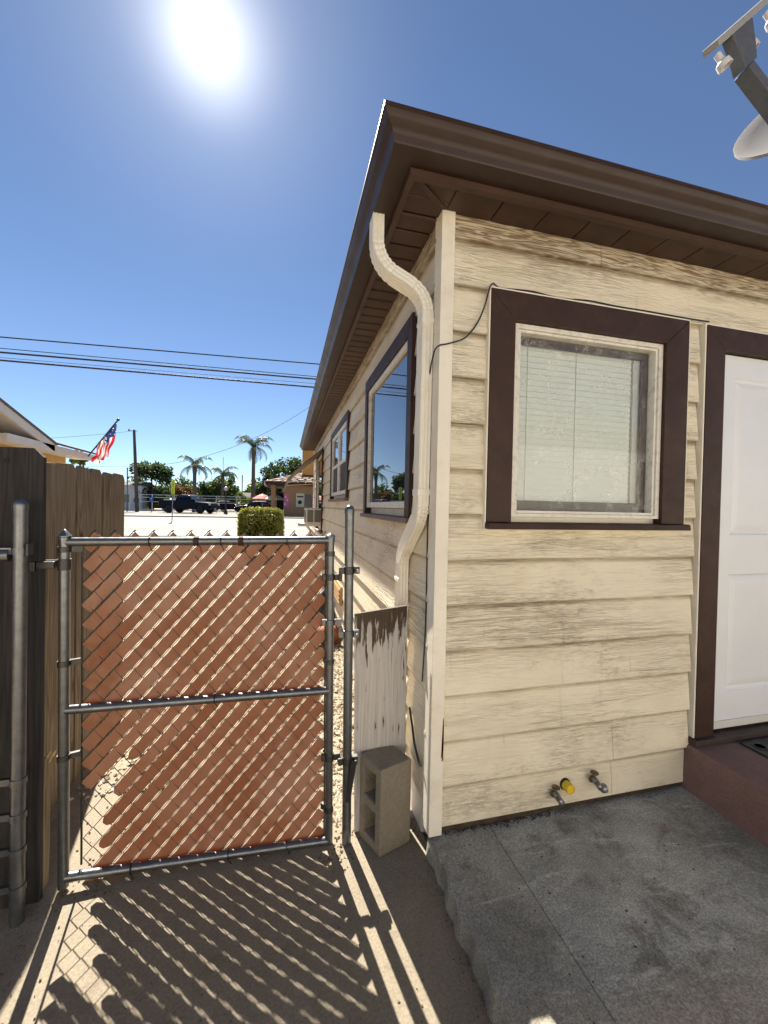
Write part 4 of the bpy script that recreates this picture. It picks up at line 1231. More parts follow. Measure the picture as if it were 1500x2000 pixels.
# ------------------------------------------------------------------ neighbour's house and flag
nb = thing('neighbour_house', 'tan neighbouring house with white fascia behind the fence', 'house', (-5, 8, 0))
b = MB(); b.prism([(9.28, 0), (9.28, 2.33), (8.1, 2.36), (3.2, 3.72), (1.2, 3.1), (1.2, 0)], 'x', -9.5, -4.28); obj('wall', b, M_tan, nb)
b = MB(); b.box(-3.92, -3.88, 6.85, 9.6, 2.275, 2.40); obj('eave_fascia', b, M_fascia, nb, bev=.004)
b = MB(); b.hexa([(-4.27, 6.86, 2.30), (-3.925, 6.86, 2.30), (-3.925, 9.6, 2.30), (-4.27, 9.6, 2.30), (-4.27, 6.86, 2.395), (-3.925, 6.86, 2.395), (-3.925, 9.6, 2.395), (-4.27, 9.6, 2.395)]); obj('lower_soffit', b, M_fascia, nb)
b = MB(); b.hexa([(-7.9, 8.3, 3.55), (-3.86, 8.3, 2.41), (-3.86, 9.66, 2.41), (-7.9, 9.66, 3.55), (-7.9, 8.3, 3.59), (-3.86, 8.3, 2.445), (-3.86, 9.66, 2.445), (-7.9, 9.66, 3.59)]); obj('lower_roof', b, M_shingle, nb)
def rake(y0, z0, y1, z1, x0, x1, t, up, m, name):
    b = MB(); b.hexa([(x0, y0, z0 - t + up), (x1, y0, z0 - t + up), (x1, y1, z1 - t + up), (x0, y1, z1 - t + up), (x0, y0, z0 + up), (x1, y0, z0 + up), (x1, y1, z1 + up), (x0, y1, z1 + up)])
    return obj(name, b, m, nb)
rake(8.06, 2.415, 3.2, 3.83, -3.92, -3.88, .13, 0, M_fascia, 'gable_fascia')
rake(8.12, 2.40, 3.2, 3.83, -9.8, -3.86, .03, .032, M_shingle, 'upper_roof')
rake(3.2, 3.83, .6, 3.07, -9.8, -3.86, .03, .032, M_shingle, 'upper_roof')
rake(8.0, 2.36, 3.2, 3.76, -4.27, -3.925, .03, 0, M_fascia, 'gable_soffit')

fl = thing('flag', 'stars and stripes hanging from a slanted pole on the neighbouring eave', 'flag', (-3.85, 9.25, 2.36))
ft, fb_ = Vector((-3.27, 9.0, 3.06)), Vector((-3.86, 9.2, 2.34))
b = MB(); b.tube([fb_, ft + (ft - fb_) * .02], .014, 8); obj('pole', b, paint('pole_dark', (.05, .05, .055), .4), fl)
b = MB(); b.lathe([(0, -.03), (.025, -.015), (.03, .0), (.02, .02), (0, .03)], ft + Vector((.012, -.004, .015)), 10); obj('finial', b, paint('finial', (.03, .035, .05), .4), fl, smooth=True)
NS, NTt = 26, 28
b = MB()
for i in range(NS + 1):
    s = i / NS
    hp = ft + (fb_ - ft) * (s * .72)
    for j in range(NTt + 1):
        t = j / NTt
        drop = t * (.70 - .36 * s)
        cen = ft.x - .27
        g = t ** .75
        x = hp.x * (1 - .5 * g) + (cen + .12 * (1 - 2 * s)) * .5 * g - .05 * t
        x += .03 * math.sin(s * 15 + t * 3) * t
        yy = hp.y + .09 * math.sin(s * 19 + t * 5) * (t ** .6) + .03 * math.sin(t * 13 + s * 7) * t
        b.v.append((x, yy, hp.z - drop - .02 * math.sin(s * 17) * t))
for i in range(NS):
    for j in range(NTt):
        a = i * (NTt + 1) + j
        b.f.append((a, a + 1, a + NTt + 2, a + NTt + 1))
        st_ = i // 2
        b.m.append(2 if (st_ < 7 and j < 12) else (0 if st_ % 2 == 0 else 1))
def cloth(name, c, stars=False):
    t = NT(name); col = c
    if stars:
        k = t.ramp(t.vor(16, t.coord()), [(.18, 1.0), (.26, 0.0)])
        col = t.mix(k, c, (.7, .7, .72))
    t.color(col); t.rough(.8)
    tr = t.n.new('ShaderNodeBsdfTranslucent')
    if isinstance(col, tuple): tr.inputs[0].default_value = (*col, 1)
    else: t.link(col, tr.inputs[0])
    mx = t.n.new('ShaderNodeMixShader'); mx.inputs[0].default_value = .45
    t.link(t.b.outputs[0], mx.inputs[1]); t.link(tr.outputs[0], mx.inputs[2]); t.link(mx.outputs[0], t.out.inputs['Surface'])
    return t.mat
obj('flag_cloth', b, [cloth('flag_red', (.5, .03, .035)), cloth('flag_white', (.72, .7, .69)), cloth('flag_blue', (.03, .045, .16), True)], fl, smooth=True, fixn=False)

# ------------------------------------------------------------------ foliage
def leaves(n, clumps, size, aspect=.55, flat=.0, shell=.45):
    V = np.zeros((n * 4, 3)); cl = np.array(clumps, float)
    wts = cl[:, 3] * cl[:, 4] * cl[:, 5]; wts = wts ** .7; wts /= wts.sum()
    ci = RNG.choice(len(cl), n, p=wts)
    d = RNG.normal(size=(n, 3)); d /= np.linalg.norm(d, axis=1)[:, None]
    r = RNG.random(n) ** shell
    c = cl[ci, :3] + d * r[:, None] * cl[ci, 3:6]
    a = RNG.normal(size=(n, 3)); a[:, 2] *= 1 - flat; a /= np.linalg.norm(a, axis=1)[:, None]
    e = RNG.normal(size=(n, 3)); e -= a * (e * a).sum(1)[:, None]; e /= np.linalg.norm(e, axis=1)[:, None]
    s = size * RNG.uniform(.6, 1.4, n)[:, None]
    V[0::4] = c - a * s; V[1::4] = c + e * s * aspect; V[2::4] = c + a * s; V[3::4] = c - e * s * aspect
    return V, np.arange(n * 4).reshape(n, 4)
def npobj(name, V, Fc, m, parent, local=False):
    me = bpy.data.meshes.new(name); me.from_pydata(V.tolist(), [], Fc.tolist()); me.materials.append(m)
    o = bpy.data.objects.new(name, me); COL.objects.link(o); o.parent = parent
    if not local: o.matrix_parent_inverse = Matrix.Translation(-Vector(parent.location))
    return o
M_bark = paint('bark', (.07, .05, .035), .9, .3, 8, bump=.6, bscale=15)
M_leafA = leaf_mat('leaf_dark', (.018, .035, .010), (.06, .10, .025))
M_leafB = leaf_mat('leaf_mid', (.03, .06, .014), (.10, .15, .035))
M_leafC = leaf_mat('leaf_bright', (.08, .13, .02), (.19, .24, .05))
M_leafD = leaf_mat('leaf_russet', (.08, .035, .015), (.16, .09, .03))
M_palm = leaf_mat('palm_leaf', (.035, .06, .02), (.11, .14, .05), .25)
M_hedge = leaf_mat('hedge_leaf', (.05, .075, .012), (.24, .24, .035), .35)

def tree(name, label, x, y, h, rx, m, n, size, nclump=14, trunk=True, low=.25, group='trees beyond the parking lot', ry=None):
    z0 = zg(y); t = thing(name, label, 'tree', (x, y, z0), 0, group)
    cl = []
    for i in range(nclump):
        a = random.uniform(0, 2 * PI); u = random.uniform(low, .92); rad = rx * (1 - abs(u - .5) * 1.0) * random.uniform(.3, .95)
        s = rx * random.uniform(.26, .44)
        cl.append((x + rad * math.cos(a), y + (ry or rx) * .8 * rad / rx * math.sin(a), z0 + h * u, s, s, s * random.uniform(.7, 1.0)))
    V, Fc = leaves(n, cl, size)
    b = MB(); b.tube([(x, y, z0 - .1), (x + .1, y, z0 + h * .3), (x, y, z0 + h * .6)], [rx * .08 + .08, rx * .06 + .06, .05], 8)
    for c in cl[:7]: b.tube([(x + .05, y, z0 + h * .3), ((x + c[0]) / 2, (y + c[1]) / 2, (z0 + h * .35 + c[2]) / 2 + .2), c[:3]], [.1, .06, .02], 5)
    obj('trunk', b, M_bark, t); npobj('crown', V, Fc, m, t)
    return t

def palm(label, x, y, ztop, L, nf, tr, seed, lean=0, group='palms across the street'):
    rs = random.Random(seed); z0 = zg(y)
    t = thing('palm_tree', label, 'palm', (x, y, z0), 0, group)
    H = ztop - L * .35 - z0
    b = MB(); prof = [(x + lean * (k / 10) ** 2, y, z0 + H * k / 10) for k in range(11)]
    b.tube(prof, [tr * (1.25 - .35 * k / 10) * (1.35 if k >= 9 else 1) for k in range(11)], 10); obj('trunk', b, M_bark2, t, smooth=True)
    c = Vector((x + lean, y, z0 + H))
    for i in range(nf):
        az = 2 * PI * i / nf * 2.4 + rs.uniform(-.3, .3); el = rs.uniform(-.1, 1.35) if i > 3 else rs.uniform(1.1, 1.5)
        ll = L * rs.uniform(.85, 1.1); d = Vector((math.cos(az), math.sin(az), 0))
        pts = []; p = c.copy(); ang = el; N = 18
        for k in range(N + 1):
            pts.append(p.copy()); p = p + (d * math.cos(ang) + Vector((0, 0, math.sin(ang)))) * (ll / N); ang -= (1.0 + 1.5 * (k / N)) * 1.55 / N
        b = MB(); b.tube(pts, [.035 * (1 - k / (N + 2)) + .006 for k in range(N + 1)], 4)
        side_ = d.cross(Vector((0, 0, 1)))
        for k in range(2, N * 3):
            q = k / 3; i0 = min(int(q), N - 1); f_ = q - i0
            p = pts[i0].lerp(pts[i0 + 1], f_); tg = (pts[i0 + 1] - pts[i0]).normalized()
            le = ll * .20 * math.sin(PI * min(1, .12 + .9 * q / N)) + .05
            for s in (-1, 1):
                dr_ = (side_ * s * .75 + tg * .45 + Vector((0, 0, -.55 + rs.uniform(-.3, .3)))).normalized()
                w = tg * .022
                b.add([p - w, p + w, p + dr_ * le * .55 + w * .8 + Vector((0, 0, -.02)), p + dr_ * le + Vector((0, 0, -le * .22)), p + dr_ * le * .55 - w * .8 + Vector((0, 0, -.02))], [(0, 1, 2, 4), (4, 2, 3)])
        obj('frond', b, M_palm, t, fixn=False)
    return t
M_bark2 = paint('palm_bark', (.13, .1, .075), .9, .25, 6, bump=.6, bscale=10)
palm('shorter queen palm directly above the parked pickup', -11.25, 55, 7.3, 3.3, 13, .22, 3)
palm('low queen palm between the two taller palms', -8.9, 62, 6.6, 3.0, 11, .2, 5)
palm('tallest queen palm left of the tile-roofed building', -4.5, 60, 10.9, 3.7, 15, .24, 11)

tree('broad_tree', 'large dark tree left, behind the utility pole', -17.6, 60, 6.4, 3.1, M_leafA, 5200, .2, 24, low=.12)
tree('broad_tree', 'small pale shrubby tree peeking over the fence by the neighbouring roof', -7.35, 17.5, 3.35, .8, M_leafB, 1300, .08, 10, group='trees near the neighbouring house')
tree('broad_tree', 'dark spreading tree behind the tile-roofed building', 0.6, 70, 9.3, 4.6, M_leafA, 6500, .23, 26, low=.3)
tree('broad_tree', 'dark tree between the tall palm and the tile roof', -2.4, 72, 7.6, 2.8, M_leafA, 3200, .21, 14, low=.3)
tree('broad_tree', 'rounded green tree under the low palm', -9.1, 66, 5.2, 2.6, M_leafB, 3200, .2, 16, low=.15)
tree('broad_tree', 'bright yellow-green tree right of the low palm', -5.9, 74, 4.5, 2.3, M_leafC, 2400, .2, 14, low=.15)
tree('broad_tree', 'reddish bush behind the yellow sign', -14.2, 63, 3.6, 2.0, M_leafD, 2000, .17, 12, low=.15)
tree('broad_tree', 'dark bush behind the pickup cab', -11.9, 66, 4.0, 2.2, M_leafA, 2200, .18, 12, low=.12)
# the planting that closes the view behind
cl = []
for i in range(150):
    x = -36 + i * .3 + random.uniform(-.4, .4); s = random.uniform(1.2, 2.0)
    cl.append((x, 84 + random.uniform(-3, 3), random.uniform(.9, 5.0) * (.75 + .25 * math.sin(x * .9)), s, s, s * 1.1))
V, Fc = leaves(34000, cl, .3)
me = bpy.data.meshes.new('shrubbery'); me.from_pydata(V.tolist(), [], Fc.tolist()); me.materials.append(M_leafA)
o = bpy.data.objects.new('shrubbery', me); COL.objects.link(o); o['kind'] = 'stuff'; o['label'] = 'far dark shrubbery closing the view behind the parking lot'; o['category'] = 'shrubs'

# clipped hedge bush
hb = thing('hedge_bush', 'clipped round-cornered hedge bush with sunlit yellow-green top', 'bush', (-.62, 11.3, zg(11)))
n = 15000
q = RNG.uniform(-1, 1, (n, 3)); face = RNG.integers(0, 5, n)
for k, (ax, sg) in enumerate(((0, -1), (0, 1), (1, -1), (1, 1), (2, 1))):
    q[face == k, ax] = sg * (1 - RNG.random((face == k).sum()) ** 2 * .22)
nrm = (np.abs(q) ** 5).sum(1) ** (1 / 5.); q = q / np.maximum(nrm, 1)[:, None]
c = q * np.array([.57, .55, .62]) + np.array([-.615, 11.3, .72]) + RNG.normal(size=(n, 3)) * .018
a = RNG.normal(size=(n, 3)); a /= np.linalg.norm(a, axis=1)[:, None]
e = RNG.normal(size=(n, 3)); e -= a * (e * a).sum(1)[:, None]; e /= np.linalg.norm(e, axis=1)[:, None]
s = .026 * RNG.uniform(.6, 1.4, n)[:, None]
V = np.zeros((n * 4, 3)); V[0::4] = c - a * s; V[1::4] = c + e * s * .6; V[2::4] = c + a * s; V[3::4] = c - e * s * .6
npobj('foliage', V, np.arange(n * 4).reshape(n, 4), M_hedge, hb)
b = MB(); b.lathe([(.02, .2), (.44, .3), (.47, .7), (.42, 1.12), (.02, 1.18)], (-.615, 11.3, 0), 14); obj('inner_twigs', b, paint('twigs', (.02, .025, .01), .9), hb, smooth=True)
b = MB(); b.tube([(-.615, 11.3, 0), (-.6, 11.3, .5)], .05, 7); obj('stem', b, M_bark, hb)

# ------------------------------------------------------------------ wires and poles
def wire(label, pts, r, sag, group='power lines over the street'):
    P, Q = Vector(pts[0]), Vector(pts[1]); out = []
    for k in range(41):
        t = k / 40; p = P.lerp(Q, t); p.z -= sag * 4 * t * (1 - t); out.append(p)
    b = MB(); b.tube(out, r, 5)
    return tag(obj('power_line', b, M_black), label, 'wire', group)
def span(x0, z0, x1, z1, y, r, label):
    k = (z1 - z0) / (x1 - x0); A, B = -36, 34
    wire(label, ((A, y, z0 + k * (A - x0)), (B, y, z0 + k * (B - x0))), r, .0)
span(-11.62, 8.18, 1.44, 8.45, 20.0, .028, 'highest of the street power lines')
span(-11.61, 7.78, 1.37, 7.885, 20.2, .018, 'second street power line from the top, thin')
span(-11.61, 7.55, 1.30, 7.70, 20.0, .040, 'third street power line from the top, thick')
span(-11.6, 7.42, 1.28, 7.56, 20.3, .010, 'hair-thin street line between the two lowest cables')
span(-11.61, 7.25, 1.26, 7.32, 20.1, .040, 'lowest and thickest of the street power lines')
M_pole = wood_mat('pole_wood', (.09, .075, .06), (.17, .145, .12), (.13, .12, .11), knots=False, sc=.3)
up_ = thing('utility_pole', 'tall slender timber utility pole across the street', 'pole', (-15.5, 48, zg(48)))
b = MB(); b.tube([(-15.48, 48, zg(48) - .2), (-15.86, 48, 9.15)], [.2, .14], 10); obj('pole', b, M_pole, up_, smooth=True)
b = MB(); b.box(-16.4, -15.5, 47.83, 47.86, 8.98, 9.03); obj('cross_arm', b, M_pole, up_)
b = MB(); b.lathe([(.0, 0), (.07, 0), (.08, .1), (.04, .16), (0, .16)], (-16.3, 47.85, 9.03), 8); obj('insulator', b, M_blackmetal, up_)
b = MB(); b.box(-15.75, -15.25, 47.75, 47.82, 1.4, 1.8); obj('meter_box', b, M_blackmetal, up_)
wire('sagging service wire from the utility pole up to the near right', ((-15.8, 48, 5.2), (2.6, 46, 12.7)), .022, 1.6, 'service wires')
wire('level service wire leaving the utility pole towards the left', ((-15.86, 48, 9.05), (-34, 48, 6.9)), .016, .35, 'service wires')
wire('low service wire left of the utility pole', ((-15.8, 48, 5.2), (-30, 47, 5.25)), .016, .2, 'service wires')
b = MB(); b.tube([(-16.1, 47, zg(47)), (-16.12, 47, 5.0)], .06, 7); tag(obj('steel_pole', b, M_galv, smooth=True), 'thin steel pole standing just left of the utility pole', 'pole')
b = MB(); b.tube([(-9.0, 63, 6.0), (-9.0, 63, 8.3)], .03, 6); b.tube([(-9.0, 63, zg(63)), (-9.0, 63, 6.0)], .06, 6); tag(obj('antenna_mast', b, M_blackmetal), 'thin antenna mast rising out of the low palm', 'mast')
b = MB(); b.tube([(-5.6, 56, zg(56)), (-5.6, 56, 5.3)], .07, 7); tag(obj('steel_pole', b, M_blackmetal, smooth=True), 'dark thin pole left of the tallest palm', 'pole')

# yellow-green sign
sg = thing('street_sign', 'yellow-green double plate sign on a thin post at the far kerb', 'sign', (-7.05, 28.2, zg(28)))
b = MB(); b.tube([(-7.08, 28.2, zg(28) - .1), (-7.03, 28.2, 2.9)], .028, 8); obj('post', b, M_galv, sg)
M_lime = paint('lime_sheeting', (.62, .68, .02), .5, .04)
for z0, z1 in ((2.42, 2.90), (1.98, 2.40)):
    b = MB(); b.box(-7.135, -6.925, 28.145, 28.155, z0, z1); pl = obj('plate', b, M_lime, sg, bev=.004)
    for k, (w, h, dz_) in enumerate(((.07, .06, .33), (.08, .09, .2), (.075, .05, .08))):
        b = MB(); b.lathe([(0, 0), (w / 2, 0), (w / 2, .002), (0, .002)], (-7.03, 28.141, z0 + dz_), 10, 'y'); obj('symbol', b, M_dark, pl)
# blue parking sign
bs = thing('parking_sign', 'small blue sign on a post before the far fence', 'sign', (-13.8, 47, zg(47)))
b = MB(); b.tube([(-13.8, 47, zg(47)), (-13.8, 47, 1.9)], .03, 6); obj('post', b, M_blackmetal, bs)
b = MB(); b.box(-13.98, -13.62, 46.94, 46.96, 1.45, 1.98); pl = obj('plate', b, paint('blue_sign', (.02, .14, .5), .5), bs)
b = MB(); b.lathe([(0, 0), (.07, 0), (.07, .004), (0, .004)], (-13.8, 46.935, 1.8), 10, 'y'); obj('symbol', b, M_fascia, pl)

# lamp posts
def lamp(x, y, h, label, globe=.22):
    t = thing('street_lamp', label, 'lamp', (x, y, zg(y)), 0, 'lamp posts across the street')
    b = MB(); b.lathe([(.2, 0), (.2, .25), (.12, .35), (.09, .5), (.07, h - .3), (.1, h - .2), (.12, h - .15), (.05, h - .12)], (0, 0, 0), 10); obj('pole', b, M_blackmetal, t, local=True, smooth='auto')
    b = MB(); b.lathe([(.02, h - .14)] + [(globe * math.sin(PI * k / 10), h - .14 + globe * (1 - math.cos(PI * k / 10))) for k in range(1, 10)] + [(.01, h - .14 + 2 * globe)], (0, 0, 0), 14); obj('globe', b, paint('lamp_globe', (.6, .52, .5), .3), t, local=True, smooth=True)
lamp(-5.98, 44, 2.55, 'dark lamp post with pale globe left of the sedan')
lamp(-1.9, 46, 3.15, 'large pale globe lamp beside the tile roof', .42)

# ------------------------------------------------------------------ far fence of white pipe
ff = thing('pipe_fence', 'white pipe rail fence with thin posts along the parking lot', 'fence', (-10, 51, zg(51)))
for z in (.25, 1.15, 1.65, 1.95):
    b = MB(); b.tube([(-17.2, 51, zg(51) + z), (-1.0, 51, zg(51) + z)], .04, 6); obj('rail', b, M_fascia, ff)
x = -17.2
while x < -.8:
    b = MB(); b.tube([(x, 51, zg(51)), (x, 51, zg(51) + 2.0)], .05, 6); obj('post', b, M_fascia, ff); x += 2.3
for i, (x, y, s, m_, lb) in enumerate(((-12.9, 49.5, .55, M_block, 'grey cable reel lying left of the pickup, nearest the fence post'), (-11.6, 49.3, .5, M_block, 'grey cable reel half hidden by the pickup bed'))):
    b = MB(); b.lathe([(0, -.3), (s, -.3), (s, -.22), (s * .5, -.2), (s * .5, .2), (s, .22), (s, .3), (0, .3)], (x, y, zg(50) + s), 18, 'y'); tag(obj('cable_reel', b, m_, smooth='auto'), lb, 'cable reel')

# small far buildings
def hut(name, x0, x1, y0, y1, h, rh, wm, rm, label, windows):
    t = thing(name, label, 'building', ((x0 + x1) / 2, (y0 + y1) / 2, zg(y0)))
    z = zg(y0)
    b = MB(); b.box(x0, x1, y0, y1, z, z + h); obj('wall', b, wm, t)
    b = MB(); b.prism([(y0 - .3, z + h + .002), (y1 + .3, z + h + .002), ((y0 + y1) / 2, z + h + rh)], 'x', x0 - .3, x1 + .3); obj('roof', b, rm, t)
    for (a, c, e, g) in windows:
        b = MB(); b.box(a, c, y0 - .03, y0 - .002, z + e, z + g); obj('window', b, M_carglass, t)
hut('shed', -7.6, -3.6, 76, 80, 2.2, 1.0, M_fascia, M_shingle, 'small white building behind the fence, left of the tall palm', [(-6.9, -6.1, .9, 1.7), (-5.2, -4.4, .9, 1.7)])
hut('shed', -22.5, -18.2, 58, 63, 3.2, .6, M_fascia, M_shingle, 'white building at the far left beside the utility pole', [(-20.6, -19.6, 1.0, 2.0)])

# ------------------------------------------------------------------ tile-roofed building
tb = thing('cafe_building', 'brown stucco corner building with low hipped tile roof and patio', 'building', (2.5, 42, zg(42)))
z0 = zg(42)
b = MB(); b.box(-.15, 8, 40.3, 48, z0, 3.5); obj('wall', b, M_tan2, tb)
b = MB(); b.box(-1.35, -.95, 40.4, 40.8, z0, 3.4); obj('pillar', b, M_tan2, tb)
b = MB(); b.box(-1.35, -.95, 44.6, 45, z0, 3.4); obj('pillar', b, M_tan2, tb)
b = MB(); b.box(-1.85, 8.5, 39.7, 48.6, 3.35, 3.62); obj('eave_board', b, M_brown, tb)
ex = [(-2.0, 39.5), (8.8, 39.5), (8.8, 48.8), (-2.0, 48.8)]
ap_ = (3.4, 44.1, 5.35)
def tilemat():
    t = NT('roof_tile'); t.color(t.ramp(t.rnd(), [(0, (.17, .105, .078)), (1, (.30, .2, .155))])); t.rough(.85); return t.mat
M_tile = tilemat()
b = MB(); b.add([(x, y, 3.625) for x, y in ex] + [ap_], [(0, 1, 4), (1, 2, 4), (2, 3, 4), (3, 0, 4), (3, 2, 1, 0)]); rf = obj('roof', b, M_shingle, tb)
# rows of tiles on the two slopes in view
for sidei, (p, q) in enumerate(((ex[0], ex[1]), (ex[3], ex[0]))):
    P, Q, A = Vector((*p, 3.64)), Vector((*q, 3.64)), Vector((ap_[0], ap_[1], ap_[2] + .02))
    nrows = 9
    up = (Q - P).cross(A - P).normalized()
    if up.z < 0: up = -up
    for r in range(nrows):
        t0, t1 = r / nrows, (r + 1.15) / nrows
        t1 = min(t1, .999)
        L0, R0, L1, R1 = P.lerp(A, t0), Q.lerp(A, t0), P.lerp(A, t1), Q.lerp(A, t1)
        ncol = max(1, int((R0 - L0).length / .75))
        for c in range(ncol):
            a, d = c / ncol + .012, (c + 1) / ncol - .012
            pts = [L0.lerp(R0, a), L0.lerp(R0, d), L1.lerp(R1, d), L1.lerp(R1, a)]
            b = MB(); b.hexa([pts[0], pts[1], pts[2], pts[3], pts[0] + up * .09, pts[1] + up * .09, pts[2] + up * .03, pts[3] + up * .03])
            obj('tile', b, M_tile, rf)
def poster(x0, x1, z0_, z1_, m, name='poster', y=40.3, d=.03):
    b = MB(); b.box(x0, x1, y - d, y - .002, z0_, z1_); return obj(name, b, m, tb)
M_post = paint('poster_cream', (.62, .55, .4), .6)
p1 = poster(1.05, 1.85, 1.25, 2.6, M_post)
b = MB(); b.lathe([(0, 0), (.2, 0), (.2, .004), (0, .004)], (1.42, 40.264, 1.72), 14, 'y'); obj('print_disc', b, M_dark, p1)
b = MB(); b.box(1.15, 1.75, 40.262, 40.268, 2.2, 2.35); obj('print_bar', b, M_brown, p1)
p1b = poster(1.38, 1.82, 1.3, 2.5, M_dark, 'window', 40.26, .02) if False else None
p2 = poster(1.9, 2.5, 1.3, 2.5, paint('window_dark', (.03, .035, .04), .2), 'window')
p3 = poster(2.55, 3.2, 1.1, 2.3, paint('poster_red', (.45, .03, .06), .5))
b = MB(); b.box(2.65, 3.1, 40.262, 40.268, 1.6, 1.8); obj('print_bar', b, M_fascia, p3)
p4 = poster(-.12, .35, 1.2, 2.5, paint('poster_pink', (.55, .12, .25), .5))
for k, (xx, zz) in enumerate(((.0, 1.5), (.2, 1.9), (.05, 2.2))):
    b = MB(); b.box(xx - .06, xx + .06, 40.262, 40.268, zz - .1, zz + .1); obj('print_panel', b, (M_fascia, M_lime, M_fascia)[k], p4)
b = MB(); b.box(-.13, -.10, 41, 42.2, z0, 2.6); obj('doorway', b, M_dark, tb)
b = MB(); b.box(-.9, -.2, 44, 44.05, z0, 2.7); obj('doorway', b, M_dark, tb)

def parasol(x, y, h, r, m, label):
    t = thing('parasol', label, 'parasol', (x, y, zg(y)), 0, 'parasols on the cafe patio')
    b = MB(); b.tube([(0, 0, 0), (0, 0, h)], .03, 7); obj('pole', b, M_fascia, t, local=True)
    b = MB(); N = 8
    rings = [[(rr * math.cos(2 * PI * k / N + .2), rr * math.sin(2 * PI * k / N + .2), zz) for k in range(N)] for rr, zz in ((r, h - .62), (r, h - .52), (r * .55, h - .22), (.02, h + .02))]
    b.loft(rings); obj('canopy', b, m, t, local=True)
    b = MB(); b.lathe([(0, .70), (.5, .70), (.5, .74), (0, .74)], (0, 0, 0), 14); obj('table_top', b, M_fascia, t, local=True)
parasol(-2.35, 44, 2.2, 1.05, paint('parasol_red', (.5, .06, .05), .7), 'red parasol on the patio left of the brown building')
parasol(-1.05, 43.2, 2.2, 1.05, paint('parasol_cream', (.66, .64, .5), .7), 'cream parasol beside the red one, nearest the brown building')

# ------------------------------------------------------------------ vehicles
M_navy = paint('navy_paint', (.003, .0045, .017), .3, .05, spec=.12)
M_navy.node_tree.nodes['Principled BSDF'].inputs['Coat Weight'].default_value = .0
M_blackpaint = paint('black_paint', (.003, .0035, .007), .3, .05, spec=.12)
M_tyre = paint('tyre', (.015, .015, .015), .8)
M_rim = metal_mat('rim', .35)
M_lampw = paint('headlamp', (.75, .76, .78), .15)
def wheel(t, x, y, r, w):
    prof = [(r * .6, -w / 2), (r * .95, -w / 2), (r, -w / 2 + .03), (r, w / 2 - .03), (r * .95, w / 2), (r * .6, w / 2)]
    b = MB(); b.lathe(prof, (x, y, r), 20, 'y'); wh = obj('wheel', b, M_tyre, t, local=True, smooth='auto')
    b = MB(); b.lathe([(0, -w * .40), (r * .25, -w * .44), (r * .58, -w * .36), (r * .6, -w * .3), (r * .6, w * .3), (r * .58, w * .36), (r * .25, w * .44), (0, w * .40)], (x, y, r), 12, 'y'); obj('rim', b, M_rim, wh, local=True, smooth='auto')
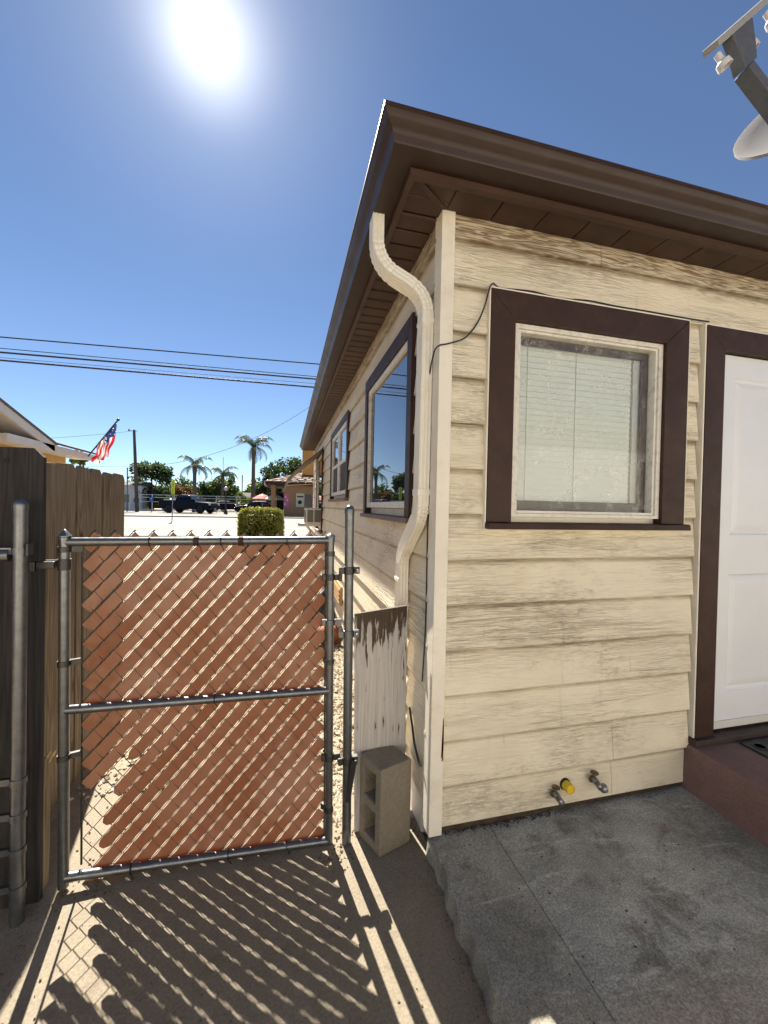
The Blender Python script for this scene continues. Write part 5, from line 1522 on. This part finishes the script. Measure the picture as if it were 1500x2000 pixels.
def pickup(x, y, rz, label):
    t = thing('pickup_truck', label, 'pickup truck', (x, y, zg(y) + .012), rz)
    W = .98
    def arch(cx, r, n=7): return [(cx + r * math.cos(PI - PI * k / n), .42 + r * math.sin(PI - PI * k / n) * .95) for k in range(n + 1)]
    low = [(-2.85, .52), (-2.3, .45)] + arch(-1.75, .5)[::1] + arch(1.85, .5) + [(2.6, .42), (2.85, .5), (2.88, .98), (2.8, 1.12), (1.35, 1.22), (1.2, 1.24), (-.95, 1.24), (-.98, 1.22), (-2.85, 1.22)]
    b = MB(); b.prism(low, 'y', -W, W); obj('body', b, M_navy, t, local=True, bev=.04)
    def sec(xb, xt, yb, yt, zb, zt): return None
    b = MB()
    b.loft([[(-.98, -.93, 1.2), (1.42, -.93, 1.2), (1.42, .93, 1.2), (-.98, .93, 1.2)], [(-.92, -.88, 1.5), (1.05, -.88, 1.5), (1.05, .88, 1.5), (-.92, .88, 1.5)], [(-.78, -.78, 1.84), (.55, -.78, 1.84), (.55, .78, 1.84), (-.78, .78, 1.84)], [(-.6, -.70, 1.9), (.4, -.70, 1.9), (.4, .70, 1.9), (-.6, .70, 1.9)]])
    cab = obj('cab', b, M_navy, t, local=True, bev=.03)
    for s in (-1, 1):
        for (a0, a1, c0, c1) in ((-.80, .12, -.72, .10), (.20, 1.02, .18, .56)):
            b = MB(); b.hexa([(a0, s * .913, 1.32), (a1, s * .913, 1.32), (a1, s * .90, 1.32), (a0, s * .90, 1.32), (c0, s * .805, 1.79), (c1, s * .805, 1.79), (c1, s * .79, 1.79), (c0, s * .79, 1.79)]); obj('side_glass', b, M_carglass, cab, local=True)
        b = MB(); b.box(1.0, 1.16, s * .97, s * 1.2, 1.3, 1.5); obj('mirror', b, M_navy, t, local=True, bev=.03)
        b = MB(); b.box(2.70, 2.895, s * .62, s * .965, .86, 1.08); obj('headlight', b, M_lampw, t, local=True, bev=.02)
        b = MB(); b.box(-2.87, -2.8, s * .8, s * .97, .85, 1.15); obj('tail_light', b, paint('tail_red', (.3, .01, .01), .3), t, local=True)
        wheel(t, -1.75, s * .84, .42, .28); wheel(t, 1.85, s * .84, .42, .28)
    b = MB(); b.hexa([(1.36, -.84, 1.26), (1.36, .84, 1.26), (1.33, .84, 1.24), (1.33, -.84, 1.24), (.62, -.74, 1.82), (.62, .74, 1.82), (.58, .74, 1.80), (.58, -.74, 1.80)]); obj('windscreen', b, M_carglass, cab, local=True)
    b = MB(); b.box(2.84, 2.90, -.6, .6, .62, 1.06); gr = obj('grille', b, M_black, t, local=True, bev=.02)
    for k in range(4):
        b = MB(); b.box(2.895, 2.915, -.56, .56, .66 + k * .1, .69 + k * .1); obj('grille_bar', b, M_blackmetal, gr, local=True)
    b = MB(); b.box(2.8, 2.98, -.95, .95, .42, .62); obj('bumper', b, M_black, t, local=True, bev=.04)
    b = MB(); b.box(2.975, 2.985, -.16, .16, .46, .58); obj('number_plate', b, M_fascia, t, local=True)
    for s in (-1, 1):
        b = MB(); b.box(-2.8, -1.02, s * .82, s * .96, 1.225, 1.29); obj('bed_rail', b, M_navy, t, local=True)
    b = MB(); b.box(-2.6, -1.2, -.6, .6, 1.23, 1.42); obj('tool_chest', b, M_rim, t, local=True, bev=.02)
    b = MB(); b.box(-.5, .3, -.5, .5, 1.905, 1.935); obj('roof_rack', b, M_fascia, t, local=True, bev=.02)
pickup(-9.75, 45.4, -.42, 'dark navy pickup truck parked across the street')
def sedan(x, y, rz, label):
    t = thing('sedan', label, 'car', (x, y, zg(y) + .012), rz)
    W = .9
    def arch(cx, r, n=7): return [(cx + r * math.cos(PI - PI * k / n), .32 + r * math.sin(PI - PI * k / n)) for k in range(n + 1)]
    low = [(-2.3, .4), (-2.1, .28)] + arch(-1.4, .37) + arch(1.4, .37) + [(2.1, .28), (2.3, .42), (2.25, .78), (1.2, .95), (-1.5, .98), (-2.25, .92)]
    b = MB(); b.prism(low, 'y', -W, W); obj('body', b, M_blackpaint, t, local=True, bev=.05)
    b = MB(); b.loft([[(-1.75, -.84, .94), (1.15, -.84, .94), (1.15, .84, .94), (-1.75, .84, .94)], [(-1.1, -.68, 1.34), (.45, -.68, 1.34), (.45, .68, 1.34), (-1.1, .68, 1.34)], [(-.75, -.6, 1.42), (.15, -.6, 1.42), (.15, .6, 1.42), (-.75, .6, 1.42)]])
    cab = obj('cabin', b, M_blackpaint, t, local=True, bev=.04)
    for s in (-1, 1):
        for a0, a1, c0, c1 in ((-1.45, -.35, -1.02, -.35), (-.27, .95, -.27, .42)):
            b = MB(); b.hexa([(a0, s * .835, .99), (a1, s * .835, .99), (a1, s * .82, .99), (a0, s * .82, .99), (c0, s * .705, 1.31), (c1, s * .705, 1.31), (c1, s * .69, 1.31), (c0, s * .69, 1.31)]); obj('side_glass', b, M_carglass, cab, local=True)
        b = MB(); b.box(2.12, 2.29, s * .5, s * .88, .58, .74); obj('headlight', b, M_lampw, t, local=True, bev=.03)
        wheel(t, -1.4, s * .8, .32, .22); wheel(t, 1.4, s * .8, .32, .22)
    b = MB(); b.hexa([(1.12, -.76, .97), (1.12, .76, .97), (1.08, .76, .95), (1.08, -.76, .95), (.5, -.64, 1.33), (.5, .64, 1.33), (.46, .64, 1.31), (.46, -.64, 1.31)]); obj('windscreen', b, M_carglass, cab, local=True)
sedan(-3.0, 46.5, PI - .12, 'black sedan parked behind the hedge bush')
sedan(-7.4, 55.5, .1, 'far car behind the pipe fence between pickup and lamp post')
